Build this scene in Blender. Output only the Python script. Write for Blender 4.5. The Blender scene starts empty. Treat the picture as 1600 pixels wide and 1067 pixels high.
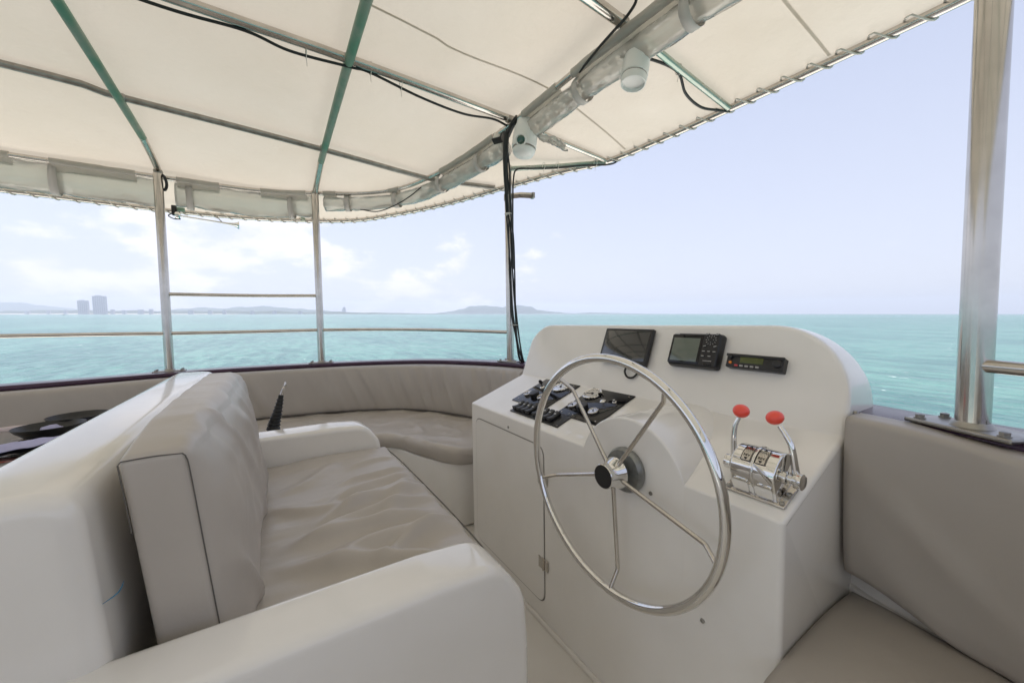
import bpy, bmesh, math, random
import numpy as np
from mathutils import Vector, Matrix, noise
from mathutils.bvhtree import BVHTree

random.seed(4)
S = bpy.context.scene
COL = S.collection
rad = math.radians

# ------------------------------------------------------------------ camera, light, exposure
CAM_H = 1.45                      # eye height above the upper deck
YAW = rad(57.5)                   # camera axis, from the bow (+X) towards port (+Y)
SEA_Z = -4.2
cd = bpy.data.cameras.new('camera'); cam = bpy.data.objects.new('camera', cd); COL.objects.link(cam)
cd.sensor_width = 36; cd.lens = 36 * 593.5 / 1600
cd.clip_start = 0.02; cd.clip_end = 60000
cam.location = (0, 0, CAM_H)
cam.rotation_euler = (math.pi / 2 - math.atan(43.5 / 593.5), 0, YAW - math.pi / 2)
S.camera = cam

SUN_EL, SUN_AZ = rad(72), rad(112)     # azimuth measured from +X towards +Y
sl = bpy.data.lights.new('sun', 'SUN'); sl.energy = 4.2; sl.angle = rad(0.55); sl.color = (1, 0.965, 0.91)
so = bpy.data.objects.new('sun', sl); COL.objects.link(so)
sd = Vector((math.cos(SUN_EL) * math.cos(SUN_AZ), math.cos(SUN_EL) * math.sin(SUN_AZ), math.sin(SUN_EL)))
so.rotation_euler = sd.to_track_quat('Z', 'Y').to_euler(); so.location = sd * 50

W = bpy.data.worlds.new('World'); S.world = W; W.use_nodes = True
nt = W.node_tree; nt.nodes.clear(); N = nt.nodes.new; L = nt.links.new
out = N('ShaderNodeOutputWorld'); bg = N('ShaderNodeBackground'); bg.inputs[1].default_value = 0.096
sky = N('ShaderNodeTexSky'); sky.sky_type = 'NISHITA'; sky.sun_disc = False
sky.sun_elevation = SUN_EL; sky.sun_rotation = math.pi / 2 - SUN_AZ
sky.air_density = 1.0; sky.dust_density = 1.2; sky.ozone_density = 2.5
tc = N('ShaderNodeTexCoord'); sep = N('ShaderNodeSeparateXYZ'); L(tc.outputs['Generated'], sep.inputs[0])
mp = N('ShaderNodeMapping'); mp.inputs['Scale'].default_value = (1, 1, 2.1); mp.inputs['Location'].default_value = (3.1, .4, 0)
L(tc.outputs['Generated'], mp.inputs[0])
nz = N('ShaderNodeTexNoise'); nz.inputs['Scale'].default_value = 5.0; nz.inputs['Detail'].default_value = 9
nz.inputs['Roughness'].default_value = .56; L(mp.outputs[0], nz.inputs['Vector'])
# cloud bank lies low over the land, to the left of the bow
azv = N('ShaderNodeVectorMath'); azv.operation = 'DOT_PRODUCT'
ca = YAW + rad(38); azv.inputs[1].default_value = (math.cos(ca), math.sin(ca), 0)
L(tc.outputs['Generated'], azv.inputs[0])
mr = N('ShaderNodeMapRange'); mr.inputs[1].default_value = .62; mr.inputs[2].default_value = 1.0
mr.inputs[3].default_value = -.22; mr.inputs[4].default_value = .09; L(azv.outputs['Value'], mr.inputs[0])
mh = N('ShaderNodeMapRange'); mh.inputs[1].default_value = .22; mh.inputs[2].default_value = .5
mh.inputs[3].default_value = 0; mh.inputs[4].default_value = -.12; L(sep.outputs['Z'], mh.inputs[0])
a1 = N('ShaderNodeMath'); a1.operation = 'ADD'; L(nz.outputs[0], a1.inputs[0]); L(mr.outputs[0], a1.inputs[1])
a2 = N('ShaderNodeMath'); a2.operation = 'ADD'; L(a1.outputs[0], a2.inputs[0]); L(mh.outputs[0], a2.inputs[1])
cr = N('ShaderNodeMapRange'); cr.interpolation_type = 'SMOOTHSTEP'
cr.inputs[1].default_value = .50; cr.inputs[2].default_value = .62; cr.inputs[3].default_value = 0; cr.inputs[4].default_value = .68
L(a2.outputs[0], cr.inputs[0])
nz2 = N('ShaderNodeTexNoise'); nz2.inputs['Scale'].default_value = 9; nz2.inputs['Detail'].default_value = 5; L(mp.outputs[0], nz2.inputs['Vector'])
cc = N('ShaderNodeMix'); cc.data_type = 'RGBA'; L(nz2.outputs[0], cc.inputs[0])
cc.inputs[6].default_value = (4.7, 4.6, 5.0, 1); cc.inputs[7].default_value = (8.3, 7.9, 7.9, 1)
mx = N('ShaderNodeMix'); mx.data_type = 'RGBA'; L(cr.outputs[0], mx.inputs[0])
veil = N('ShaderNodeMix'); veil.data_type = 'RGBA'
vm = N('ShaderNodeMapRange'); vm.inputs[1].default_value = 0; vm.inputs[2].default_value = .75; vm.inputs[3].default_value = .86; vm.inputs[4].default_value = .42
L(sep.outputs['Z'], vm.inputs[0]); L(vm.outputs[0], veil.inputs[0])      # thin high veil of cloud, thicker towards the horizon
L(sky.outputs[0], veil.inputs[6]); veil.inputs[7].default_value = (4.45, 4.5, 5.2, 1)
L(veil.outputs[2], mx.inputs[6]); L(cc.outputs[2], mx.inputs[7])
L(mx.outputs[2], bg.inputs[0]); L(bg.outputs[0], out.inputs[0])

S.view_settings.view_transform = 'Standard'; S.view_settings.look = 'None'
S.view_settings.exposure = 1.0; S.view_settings.gamma = 1; S.view_settings.use_curve_mapping = False
S.cycles.max_bounces = 10; S.cycles.diffuse_bounces = 6; S.cycles.glossy_bounces = 4
S.cycles.transmission_bounces = 6; S.cycles.transparent_max_bounces = 8; S.cycles.volume_bounces = 0
S.cycles.sample_clamp_indirect = 6; S.cycles.use_denoising = True
try: S.cycles.denoiser = 'OPENIMAGEDENOISE'
except Exception: pass

# ------------------------------------------------------------------ materials
def mat(name, color, rough=.5, metal=0, bump=None, var=None, spec=.5, coat=0, **kw):
    """bump=(scale, strength, detail, stretch) ; var=(scale, amount, other colour)"""
    m = bpy.data.materials.new(name); m.use_nodes = True
    t = m.node_tree; b = t.nodes['Principled BSDF']; n = t.nodes.new; l = t.links.new
    b.inputs['Base Color'].default_value = (*color, 1); b.inputs['Roughness'].default_value = rough
    b.inputs['Metallic'].default_value = metal; b.inputs['Specular IOR Level'].default_value = spec
    b.inputs['Coat Weight'].default_value = coat; b.inputs['Coat Roughness'].default_value = .08
    for k, v in kw.items(): b.inputs[k].default_value = v
    c = n('ShaderNodeTexCoord')
    if var:
        x = n('ShaderNodeTexNoise'); x.inputs['Scale'].default_value = var[0]; x.inputs['Detail'].default_value = 6
        l(c.outputs['Object'], x.inputs['Vector'])
        r = n('ShaderNodeMapRange'); r.inputs[1].default_value = .35; r.inputs[2].default_value = .7
        r.inputs[4].default_value = var[1]; l(x.outputs[0], r.inputs[0])
        g = n('ShaderNodeMix'); g.data_type = 'RGBA'; g.inputs[6].default_value = (*color, 1); g.inputs[7].default_value = (*var[2], 1)
        l(r.outputs[0], g.inputs[0]); l(g.outputs[2], b.inputs['Base Color'])
        r2 = n('ShaderNodeMapRange'); r2.inputs[3].default_value = rough * .8; r2.inputs[4].default_value = rough * 1.25
        l(x.outputs[0], r2.inputs[0]); l(r2.outputs[0], b.inputs['Roughness'])
    if bump:
        x = n('ShaderNodeTexNoise'); x.inputs['Scale'].default_value = bump[0]; x.inputs['Detail'].default_value = bump[2]
        mpp = n('ShaderNodeMapping'); mpp.inputs['Scale'].default_value = bump[3]
        l(c.outputs['Object'], mpp.inputs[0]); l(mpp.outputs[0], x.inputs['Vector'])
        u = n('ShaderNodeBump'); u.inputs['Strength'].default_value = bump[1]; u.inputs['Distance'].default_value = bump[4]
        l(x.outputs[0], u.inputs['Height']); l(u.outputs[0], b.inputs['Normal'])
    return m
M = {}
M['gel'] = mat('white_gelcoat', (.82, .80, .765), .15, bump=(3.5, .4, 4, (1, 1, 1), .005), var=(2.6, .9, (.765, .74, .695)), coat=.4)
M['gelrough'] = mat('deck_gelcoat', (.72, .69, .64), .5, bump=(160, .3, 2, (1, 1, 1), .001), var=(5, .6, (.66, .62, .56)))
M['vinyl'] = mat('taupe_vinyl', (.47, .43, .385), .36, bump=(26, .30, 8, (1, 1, 1), .003), var=(3, .6, (.42, .385, .345)))
M['vinyl2'] = mat('dark_taupe_vinyl', (.40, .365, .325), .42, bump=(22, .25, 8, (1, 1, 1), .003), var=(3, .6, (.36, .325, .29)))
M['seam'] = mat('stitched_seam', (.12, .11, .10), .8)
M['steel'] = mat('polished_steel', (.62, .585, .54), .17, 1, var=(9, .6, (.42, .40, .37)), bump=(24, .2, 3, (1, 1, .25), .002))
M['chrome'] = mat('chrome', (.76, .75, .73), .05, 1, bump=(12, .05, 2, (1, 1, 1), .001))
M['dullsteel'] = mat('dull_steel', (.38, .37, .35), .35, 1, var=(20, .8, (.25, .23, .20)))
M['cast'] = mat('cast_grey_metal', (.34, .35, .335), .4, .8, var=(30, .6, (.12, .12, .12)))
M['green'] = mat('steel_with_green_film', (.12, .27, .18), .4, .2, var=(5, .9, (.36, .36, .31)))
M['pale_green'] = mat('steel_with_pale_green_film', (.33, .45, .38), .25, .7, var=(9, .8, (.5, .5, .46)))
M['wood'] = mat('varnished_dark_wood', (.055, .027, .048), .25, var=(6, .8, (.075, .042, .075)), spec=.35)
M['black'] = mat('black_plastic', (.014, .014, .015), .38, bump=(300, .1, 2, (1, 1, 1), .0005))
M['cable'] = mat('black_cable', (.012, .013, .013), .45)
M['rubber'] = mat('ribbed_black_rubber', (.015, .016, .015), .5)
M['gloss'] = mat('glossy_black_panel', (.008, .008, .010), .05, spec=.35, bump=(5, .05, 2, (1, 1, 1), .001))
M['screen'] = mat('dark_screen', (.012, .014, .016), .1, coat=1)
M['lcd'] = mat('grey_green_lcd', (.10, .125, .10), .15, coat=.7)
M['olive'] = mat('olive_lcd', (.075, .09, .02), .25)
M['dial'] = mat('pale_dial', (.62, .60, .54), .3, coat=.8)
M['print'] = mat('black_print', (.02, .02, .02), .6)
M['printw'] = mat('pale_print', (.55, .55, .53), .5)
M['red'] = mat('red_knob', (.86, .075, .045), .28, coat=.4, bump=(60, .05, 2, (1, 1, 1), .001))
M['orange'] = mat('orange_button', (.8, .24, .03), .4)
M['redbtn'] = mat('red_button', (.6, .06, .07), .4)
M['greybtn'] = mat('grey_button', (.35, .35, .34), .4)
M['white'] = mat('white_plastic', (.8, .79, .76), .3)
M['rope'] = mat('white_cord', (.62, .60, .55), .8)
M['napkin'] = mat('lavender_napkin', (.42, .42, .62), .8, bump=(60, .4, 3, (1, 1, 1), .002))
M['tabletop'] = mat('grey_table_top', (.30, .29, .275), .25, var=(4, .5, (.26, .25, .24)))
M['pink'] = mat('pale_pink_trim', (.72, .62, .62), .3)
M['redtrim'] = mat('red_runner', (.45, .10, .08), .7, var=(30, .9, (.7, .5, .45)))
M['gap_dark'] = mat('door_gap', (.24, .225, .21), .8)
M['bluetape'] = mat('blue_tape', (.02, .22, .42), .4)
M['strap'] = mat('grey_strap', (.56, .52, .49), .8, bump=(200, .2, 2, (1, 1, 1), .001))
M['lensg'] = mat('green_glass_lens', (.01, .07, .045), .06, coat=1)
M['brass'] = mat('gold_cutlery', (.6, .45, .15), .25, 1)

# translucent fabric of the awning
def fabric_mat(name, col, tcol, fac, rough, gloss=0.0, bscale=6, bstr=.3, clear=0, bdist=.01):
    m = bpy.data.materials.new(name); m.use_nodes = True; t = m.node_tree; t.nodes.clear(); n = t.nodes.new; l = t.links.new
    o = n('ShaderNodeOutputMaterial'); d = n('ShaderNodeBsdfDiffuse'); tr = n('ShaderNodeBsdfTranslucent')
    mxs = n('ShaderNodeMixShader'); mxs.inputs[0].default_value = fac
    c = n('ShaderNodeTexCoord'); x = n('ShaderNodeTexNoise'); x.inputs['Scale'].default_value = 1.3; x.inputs['Detail'].default_value = 8
    l(c.outputs['Object'], x.inputs['Vector'])
    for node, cl in ((d, col), (tr, tcol)):
        g = n('ShaderNodeMix'); g.data_type = 'RGBA'; g.inputs[6].default_value = (*cl, 1)
        g.inputs[7].default_value = (*[k * f for k, f in zip(cl, (.86, .83, .77))], 1)
        l(x.outputs[0], g.inputs[0]); l(g.outputs[2], node.inputs[0])
    x2 = n('ShaderNodeTexNoise'); x2.inputs['Scale'].default_value = bscale; x2.inputs['Detail'].default_value = 4; l(c.outputs['Object'], x2.inputs['Vector'])
    bu = n('ShaderNodeBump'); bu.inputs['Strength'].default_value = bstr; bu.inputs['Distance'].default_value = bdist
    l(x2.outputs[0], bu.inputs['Height']); l(bu.outputs[0], d.inputs['Normal'])
    l(d.outputs[0], mxs.inputs[1]); l(tr.outputs[0], mxs.inputs[2])
    if clear:
        tp = n('ShaderNodeBsdfTransparent'); mc = n('ShaderNodeMixShader'); mc.inputs[0].default_value = clear
        l(mxs.outputs[0], mc.inputs[1]); l(tp.outputs[0], mc.inputs[2]); mxs = mc
    if gloss:
        gl = n('ShaderNodeBsdfGlossy'); gl.inputs['Roughness'].default_value = rough; l(bu.outputs[0], gl.inputs['Normal'])
        fr = n('ShaderNodeFresnel'); fr.inputs[0].default_value = 1.45; l(bu.outputs[0], fr.inputs['Normal'])
        m2 = n('ShaderNodeMixShader'); mu = n('ShaderNodeMath'); mu.operation = 'MULTIPLY'; mu.inputs[1].default_value = gloss
        l(fr.outputs[0], mu.inputs[0]); l(mu.outputs[0], m2.inputs[0]); l(mxs.outputs[0], m2.inputs[1]); l(gl.outputs[0], m2.inputs[2]); l(m2.outputs[0], o.inputs[0])
    else: l(mxs.outputs[0], o.inputs[0])
    return m
M['canvas'] = fabric_mat('cream_awning_fabric', (.66, .615, .55), (.55, .50, .43), .30, .5, 0, 5, .8, 0, .03)
M['plastic'] = fabric_mat('milky_curtain_plastic', (.95, .93, .90), (.98, .96, .93), .74, .15, 2.2, 9, .6, .42, .03)
M['sleeve'] = fabric_mat('white_sleeve_cloth', (.93, .91, .88), (.95, .93, .9), .6, .4, .5, 20, .3, .2)

# ------------------------------------------------------------------ mesh helpers
BOAT = []            # top-level objects that ride on the boat: heeled together at the end
def link(o):
    COL.objects.link(o); return o
def thing(name, label, cat, loc=(0, 0, 0), rot=(0, 0, 0), group=None, boat=True):
    o = link(bpy.data.objects.new(name, None)); o.location = loc; o.rotation_euler = rot; o.empty_display_size = .1
    o['label'] = label; o['category'] = cat
    if group: o['group'] = group
    if boat: BOAT.append(o)
    return o
def mesh(name, vf, m, sharp=35):
    v, f = vf
    me = bpy.data.meshes.new(name); me.from_pydata([tuple(p) for p in v], [], f); me.update()
    bm = bmesh.new(); bm.from_mesh(me); bmesh.ops.recalc_face_normals(bm, faces=bm.faces); bm.to_mesh(me); bm.free()
    for p in me.polygons: p.use_smooth = True
    if sharp: me.set_sharp_from_angle(angle=rad(sharp))
    me.materials.append(m if not isinstance(m, str) else M[m])
    return me
def root_of(o):
    while o.parent: o = o.parent
    return o
MIRY = False
def part(name, vf, m, parent, label=None, sharp=35, local=False):
    """vf in boat coordinates unless local; stored relative to the thing's origin"""
    if MIRY: vf = ([(p[0], -p[1], p[2]) for p in vf[0]], vf[1])
    r = root_of(parent)
    if not local:
        o0 = Vector(r.location); v = [Vector(p) - o0 for p in vf[0]]; vf = (v, vf[1])
    o = link(bpy.data.objects.new(name, mesh(name, vf, m, sharp))); o.parent = parent
    if label: o['label'] = label
    return o
def solo(name, vf, m, label, cat, loc=None, group=None, sharp=35, kind=None, boat=True):
    v = [Vector(p) for p in vf[0]]
    if loc is None:
        loc = Vector((sum(p.x for p in v) / len(v), sum(p.y for p in v) / len(v), min(p.z for p in v)))
    loc = Vector(loc); v = [p - loc for p in v]
    o = link(bpy.data.objects.new(name, mesh(name, (v, vf[1]), m, sharp))); o.location = loc
    if kind: o['kind'] = kind
    if label: o['label'] = label
    if cat: o['category'] = cat
    if group: o['group'] = group
    if boat: BOAT.append(o)
    return o
def dup(o, parent=None, **kw):
    c = link(o.copy()); c.parent = parent
    for ch in o.children: dup(ch, c)
    if parent is None: BOAT.append(c)
    for k, v in kw.items():
        if k == 'loc': c.location = v
        else: c[k] = v
    return c
def join(*vfs):
    V, F = [], []
    for v, f in vfs:
        k = len(V); V += [tuple(p) for p in v]; F += [tuple(i + k for i in q) for q in f]
    return V, F
def catmull(P, n=8, closed=False):
    P = [Vector(p) for p in P]; out = []; m = len(P)
    if m == 2: return P
    rng = range(m if closed else m - 1)
    for i in rng:
        a = P[i - 1] if (i > 0 or closed) else P[0] * 2 - P[1]; b = P[i]; c = P[(i + 1) % m]
        d = P[(i + 2) % m] if (i + 2 < m or closed) else c * 2 - b
        for k in range(n):
            t = k / n; out.append(.5 * ((2 * b) + (c - a) * t + (2 * a - 5 * b + 4 * c - d) * t * t + (3 * b - a - 3 * c + d) * t ** 3))
    if not closed: out.append(P[-1])
    return out
def tube(P, r, n=12, closed=False, cap=True, squash=1.0):
    P = [Vector(p) for p in P]; V, F = [], []; m = len(P)
    up = Vector((0, 0, 1)); prev = None
    for i, p in enumerate(P):
        a = P[i - 1] if (i > 0 or closed) else p; b = P[(i + 1) % m] if (i < m - 1 or closed) else p
        t = (b - a).normalized()
        if prev is None:
            u = t.cross(up); u = t.cross(Vector((1, 0, 0))) if u.length < 1e-3 else u; u.normalize()
        else:
            u = prev - t * prev.dot(t); u.normalize()
        prev = u; w = t.cross(u); rr = r[i] if isinstance(r, (list, tuple)) else r
        for k in range(n):
            an = 2 * math.pi * k / n; V.append(p + u * math.cos(an) * rr + w * math.sin(an) * rr * squash)
    for i in range(m if closed else m - 1):
        j = (i + 1) % m
        for k in range(n):
            F.append((i * n + k, i * n + (k + 1) % n, j * n + (k + 1) % n, j * n + k))
    if cap and not closed:
        F.append(tuple(range(n))[::-1]); F.append(tuple((m - 1) * n + k for k in range(n)))
    return V, F
def lathe(prof, n=24, org=(0, 0, 0), axis=(0, 0, 1)):
    """prof = [(radius, height)] round axis"""
    ax = Vector(axis).normalized(); q = ax.to_track_quat('Z', 'Y'); o = Vector(org); V, F = [], []
    for r, h in prof:
        for k in range(n):
            a = 2 * math.pi * k / n; V.append(o + q @ Vector((r * math.cos(a), r * math.sin(a), h)))
    for i in range(len(prof) - 1):
        for k in range(n): F.append((i * n + k, i * n + (k + 1) % n, (i + 1) * n + (k + 1) % n, (i + 1) * n + k))
    if prof[0][0] > 1e-5: F.append(tuple(range(n))[::-1])
    if prof[-1][0] > 1e-5: F.append(tuple((len(prof) - 1) * n + k for k in range(n)))
    return V, F
def xf(vf, loc=(0, 0, 0), rot=None):
    l = Vector(loc); R = rot.to_matrix() if rot is not None and not isinstance(rot, Matrix) else rot
    return [((R @ Vector(p)) if R is not None else Vector(p)) + l for p in vf[0]], vf[1]
def rbox(c, h, r, n=(2, 2, 2), k=3, fn=None):
    """rounded box; c centre, h half sizes, n extra segments per axis, k corner segments"""
    h = Vector(h); V, F, idx = [], [], {}
    def samples(hh, nn):
        s = [-hh + r * (1 - math.cos(math.pi / 2 * i / k)) * 1.0 for i in range(k)]
        s = [-hh + r * (1 - math.tan(math.pi / 4 * (1 - i / k))) for i in range(k)]
        mid = [-(hh - r) + 2 * (hh - r) * i / nn for i in range(nn + 1)]
        return s + mid + [-q for q in reversed(s)]
    ax = [samples(h[i], n[i]) for i in range(3)]
    def vert(p):
        key = tuple(round(q, 6) for q in p)
        if key in idx: return idx[key]
        P = Vector(p); inner = Vector([max(-(h[i] - r), min(h[i] - r, P[i])) for i in range(3)])
        d = P - inner
        Q = inner + d.normalized() * r if d.length > 1e-9 else P
        nn = d.normalized() if d.length > 1e-9 else Vector((0, 0, 1))
        if fn: Q = fn(Q, nn, h)
        V.append(Q + Vector(c)); idx[key] = len(V) - 1; return idx[key]
    for a in range(3):
        b, d = (a + 1) % 3, (a + 2) % 3
        for s in (-1, 1):
            for i in range(len(ax[b]) - 1):
                for j in range(len(ax[d]) - 1):
                    q = []
                    for (ii, jj) in ((i, j), (i + 1, j), (i + 1, j + 1), (i, j + 1)):
                        p = [0, 0, 0]; p[a] = s * h[a]; p[b] = ax[b][ii]; p[d] = ax[d][jj]; q.append(vert(p))
                    if len(set(q)) == 4: F.append(tuple(q if s > 0 else q[::-1]))
    return V, F
def fillet(poly, radii, k=6):
    """closed 2D polygon with rounded corners"""
    out = []; n = len(poly)
    for i in range(n):
        a, b, c = Vector(poly[i - 1]), Vector(poly[i]), Vector(poly[(i + 1) % n]); r = radii[i]
        if r <= 0: out.append(tuple(b)); continue
        u, w = a - b, c - b; lu, lw = u.length, w.length
        if lu < 1e-6 or lw < 1e-6: out += [tuple(b)] * (k + 1); continue
        u /= lu; w /= lw; ang = math.acos(max(-1, min(1, u.dot(w)))); t = min(r / max(1e-4, math.tan(ang / 2)), lu * .49, lw * .49)
        p0, p1 = b + u * t, b + w * t
        for j in range(k + 1):
            s = j / k; out.append(tuple(p0 * (1 - s) ** 2 + b * 2 * s * (1 - s) + p1 * s * s))
    return out
def inset(poly, d):
    n = len(poly); out = []
    area = sum(poly[i - 1][0] * poly[i][1] - poly[i][0] * poly[i - 1][1] for i in range(n)); sg = 1 if area > 0 else -1
    for i in range(n):
        j, k = i - 1, (i + 1) % n
        while (Vector(poly[j]) - Vector(poly[i])).length < 1e-6 and j > i - n: j -= 1
        while (Vector(poly[k % n]) - Vector(poly[i])).length < 1e-6 and k < i + n: k += 1
        t = (Vector(poly[k % n]) - Vector(poly[j % n])); t = t.normalized() if t.length > 1e-9 else Vector((1, 0))
        nrm = Vector((-t.y, t.x)) * sg; out.append((poly[i][0] + nrm.x * d, poly[i][1] + nrm.y * d))
    return out
def slices(fn, ys, re, k=5):
    """loft of closed XZ profiles fn(y) over ys, both end edges rounded by re"""
    y0, y1 = ys[0], ys[-1]; st = []
    for i in range(k): a = math.pi / 2 * i / k; st.append((y0 + re * (1 - math.sin(a)) if False else y0 + re * (1 - math.cos(math.pi / 2 - (math.pi / 2 - a))) , re * (1 - math.sin(a))))
    seq = []
    for i in range(k):
        a = math.pi / 2 * i / k; seq.append((y0 + re * (1 - math.cos(a)), re * (1 - math.sin(a))))
    mid = [(y, 0) for y in ys if y0 + re <= y <= y1 - re]
    if not mid or mid[0][0] > y0 + re + 1e-6: mid = [(y0 + re, 0)] + mid
    if mid[-1][0] < y1 - re - 1e-6: mid.append((y1 - re, 0))
    end = [(y1 - (y - y0), d) for y, d in reversed(seq)]
    V, F = [], []; rows = seq + mid + end; n = None
    for y, d in rows:
        p = fn(y); p = inset(p, d) if d > 1e-9 else p; n = len(p)
        V += [Vector((q[0], y, q[1])) for q in p]
    for i in range(len(rows) - 1):
        for j in range(n): F.append((i * n + j, i * n + (j + 1) % n, (i + 1) * n + (j + 1) % n, (i + 1) * n + j))
    F.append(tuple(range(n))); F.append(tuple((len(rows) - 1) * n + j for j in range(n))[::-1])
    return V, F
def sweep(path, sec, fn=None, cap=True, closed=False):
    """sweep closed section [(outward offset, z)] along a horizontal path; offset is to the RIGHT of travel"""
    P = [Vector(p) for p in path]; V, F = [], []; m = len(P); n = len(sec)
    for i, p in enumerate(P):
        a = P[max(0, i - 1)]; b = P[min(m - 1, i + 1)]; t = (b - a); t.z = 0; t.normalize(); nr = Vector((t.y, -t.x, 0))
        for j, (o, z) in enumerate(sec):
            q = p + nr * o + Vector((0, 0, z)); V.append(fn(q, nr, i / (m - 1), j) if fn else q)
    for i in range(m - 1):
        for j in range(n): F.append((i * n + j, i * n + (j + 1) % n, (i + 1) * n + (j + 1) % n, (i + 1) * n + j))
    if cap: F.append(tuple(range(n))[::-1]); F.append(tuple((m - 1) * n + j for j in range(n)))
    return V, F
def resample(P, d):
    P = [Vector(p) for p in P]; out = [P[0].copy()]; acc = 0
    for a, b in zip(P, P[1:]):
        l = (b - a).length
        if l < 1e-9: continue
        s = d - acc
        while s <= l: out.append(a + (b - a) * (s / l)); s += d
        acc = (acc + l) % d
    if (out[-1] - P[-1]).length > d * .3: out.append(P[-1])
    return out
def fbm(x, y, z, o=4): return noise.fractal(Vector((x, y, z)), 1.0, 2.0, o)

def tri_prism(poly, z0, z1):
    """polygon in XY extruded in Z"""
    n = len(poly); V = [(p[0], p[1], z0) for p in poly] + [(p[0], p[1], z1) for p in poly]
    return V, [tuple(range(n))[::-1], tuple(range(n, 2 * n))] + [(i, (i + 1) % n, n + (i + 1) % n, n + i) for i in range(n)]

# ================================================================== THE SETTING
AX = Vector((math.cos(YAW), math.sin(YAW), 0)); RT = Vector((AX.y, -AX.x, 0))
def far(lat, dist, z=0): p = AX * dist + RT * lat; return Vector((p.x, p.y, SEA_Z + z))

def sea():
    # rings that grow with distance, out to the true horizon for this eye height
    V = [(0, 0, SEA_Z)]; F = []; n = 160; R = [3 * 1.13 ** i for i in range(66)]; R = [r for r in R if r < 9300] + [9400]
    for r in R:
        for k in range(n): a = 2 * math.pi * k / n; V.append((r * math.cos(a), r * math.sin(a), SEA_Z))
    for k in range(n): F.append((0, 1 + k, 1 + (k + 1) % n))
    for i in range(len(R) - 1):
        for k in range(n): F.append((1 + i * n + k, 1 + (i + 1) * n + k, 1 + (i + 1) * n + (k + 1) % n, 1 + i * n + (k + 1) % n))
    m = bpy.data.materials.new('turquoise_sea'); m.use_nodes = True; t = m.node_tree; b = t.nodes['Principled BSDF']; nn = t.nodes.new; l = t.links.new
    g = nn('ShaderNodeNewGeometry')
    def nz(scale, stretch, detail, rot=0):
        mpn = nn('ShaderNodeMapping'); mpn.inputs['Scale'].default_value = stretch; mpn.inputs['Rotation'].default_value = (0, 0, rot)
        l(g.outputs['Position'], mpn.inputs[0]); x = nn('ShaderNodeTexNoise'); x.inputs['Scale'].default_value = scale; x.inputs['Detail'].default_value = detail
        x.inputs['Roughness'].default_value = .6; l(mpn.outputs[0], x.inputs['Vector']); return x
    wr = YAW + .35
    w1 = nz(.35, (1, .45, 1), 5, -wr); w2 = nz(1.7, (1, .5, 1), 5, -wr + .5); w3 = nz(.05, (1, .35, 1), 6, -wr)
    b1 = nn('ShaderNodeBump'); b1.inputs['Strength'].default_value = 1.0; b1.inputs['Distance'].default_value = .9; l(w1.outputs[0], b1.inputs['Height'])
    b2 = nn('ShaderNodeBump'); b2.inputs['Strength'].default_value = .8; b2.inputs['Distance'].default_value = .40; l(w2.outputs[0], b2.inputs['Height']); l(b1.outputs[0], b2.inputs['Normal'])
    b3 = nn('ShaderNodeBump'); b3.inputs['Strength'].default_value = .6; b3.inputs['Distance'].default_value = 2.0; l(w3.outputs[0], b3.inputs['Height']); l(b3.outputs[0], b1.inputs['Normal'])
    l(b2.outputs[0], b.inputs['Normal'])
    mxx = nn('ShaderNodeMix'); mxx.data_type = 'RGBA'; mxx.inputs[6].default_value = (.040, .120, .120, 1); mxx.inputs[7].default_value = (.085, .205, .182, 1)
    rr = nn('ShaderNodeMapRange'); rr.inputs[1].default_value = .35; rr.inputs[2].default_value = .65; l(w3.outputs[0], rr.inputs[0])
    rq = nn('ShaderNodeMapRange'); rq.inputs[1].default_value = .42; rq.inputs[2].default_value = .60; rq.inputs[3].default_value = -.4; rq.inputs[4].default_value = .45; w4 = nz(.8, (1, .3, 1), 7, -wr - .15); l(w4.outputs[0], rq.inputs[0])  # reflection contrast of the waves, painted into the sea colour as streaks
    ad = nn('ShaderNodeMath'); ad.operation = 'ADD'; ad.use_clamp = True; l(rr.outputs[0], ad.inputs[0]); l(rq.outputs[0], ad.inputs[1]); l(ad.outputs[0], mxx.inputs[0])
    fo = nz(.9, (1, .35, 1), 8, -wr + .2); fr = nn('ShaderNodeMapRange'); fr.inputs[1].default_value = .69; fr.inputs[2].default_value = .73; l(fo.outputs[0], fr.inputs[0])  # sparse white flecks: sun glints painted into the colour, along with foam
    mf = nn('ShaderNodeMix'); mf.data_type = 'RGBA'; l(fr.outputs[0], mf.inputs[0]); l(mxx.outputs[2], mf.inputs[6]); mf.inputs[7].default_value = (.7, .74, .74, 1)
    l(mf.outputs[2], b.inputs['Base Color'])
    b.inputs['Roughness'].default_value = .2; b.inputs['IOR'].default_value = 1.33
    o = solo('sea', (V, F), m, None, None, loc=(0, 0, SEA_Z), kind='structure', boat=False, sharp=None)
sea()

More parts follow.
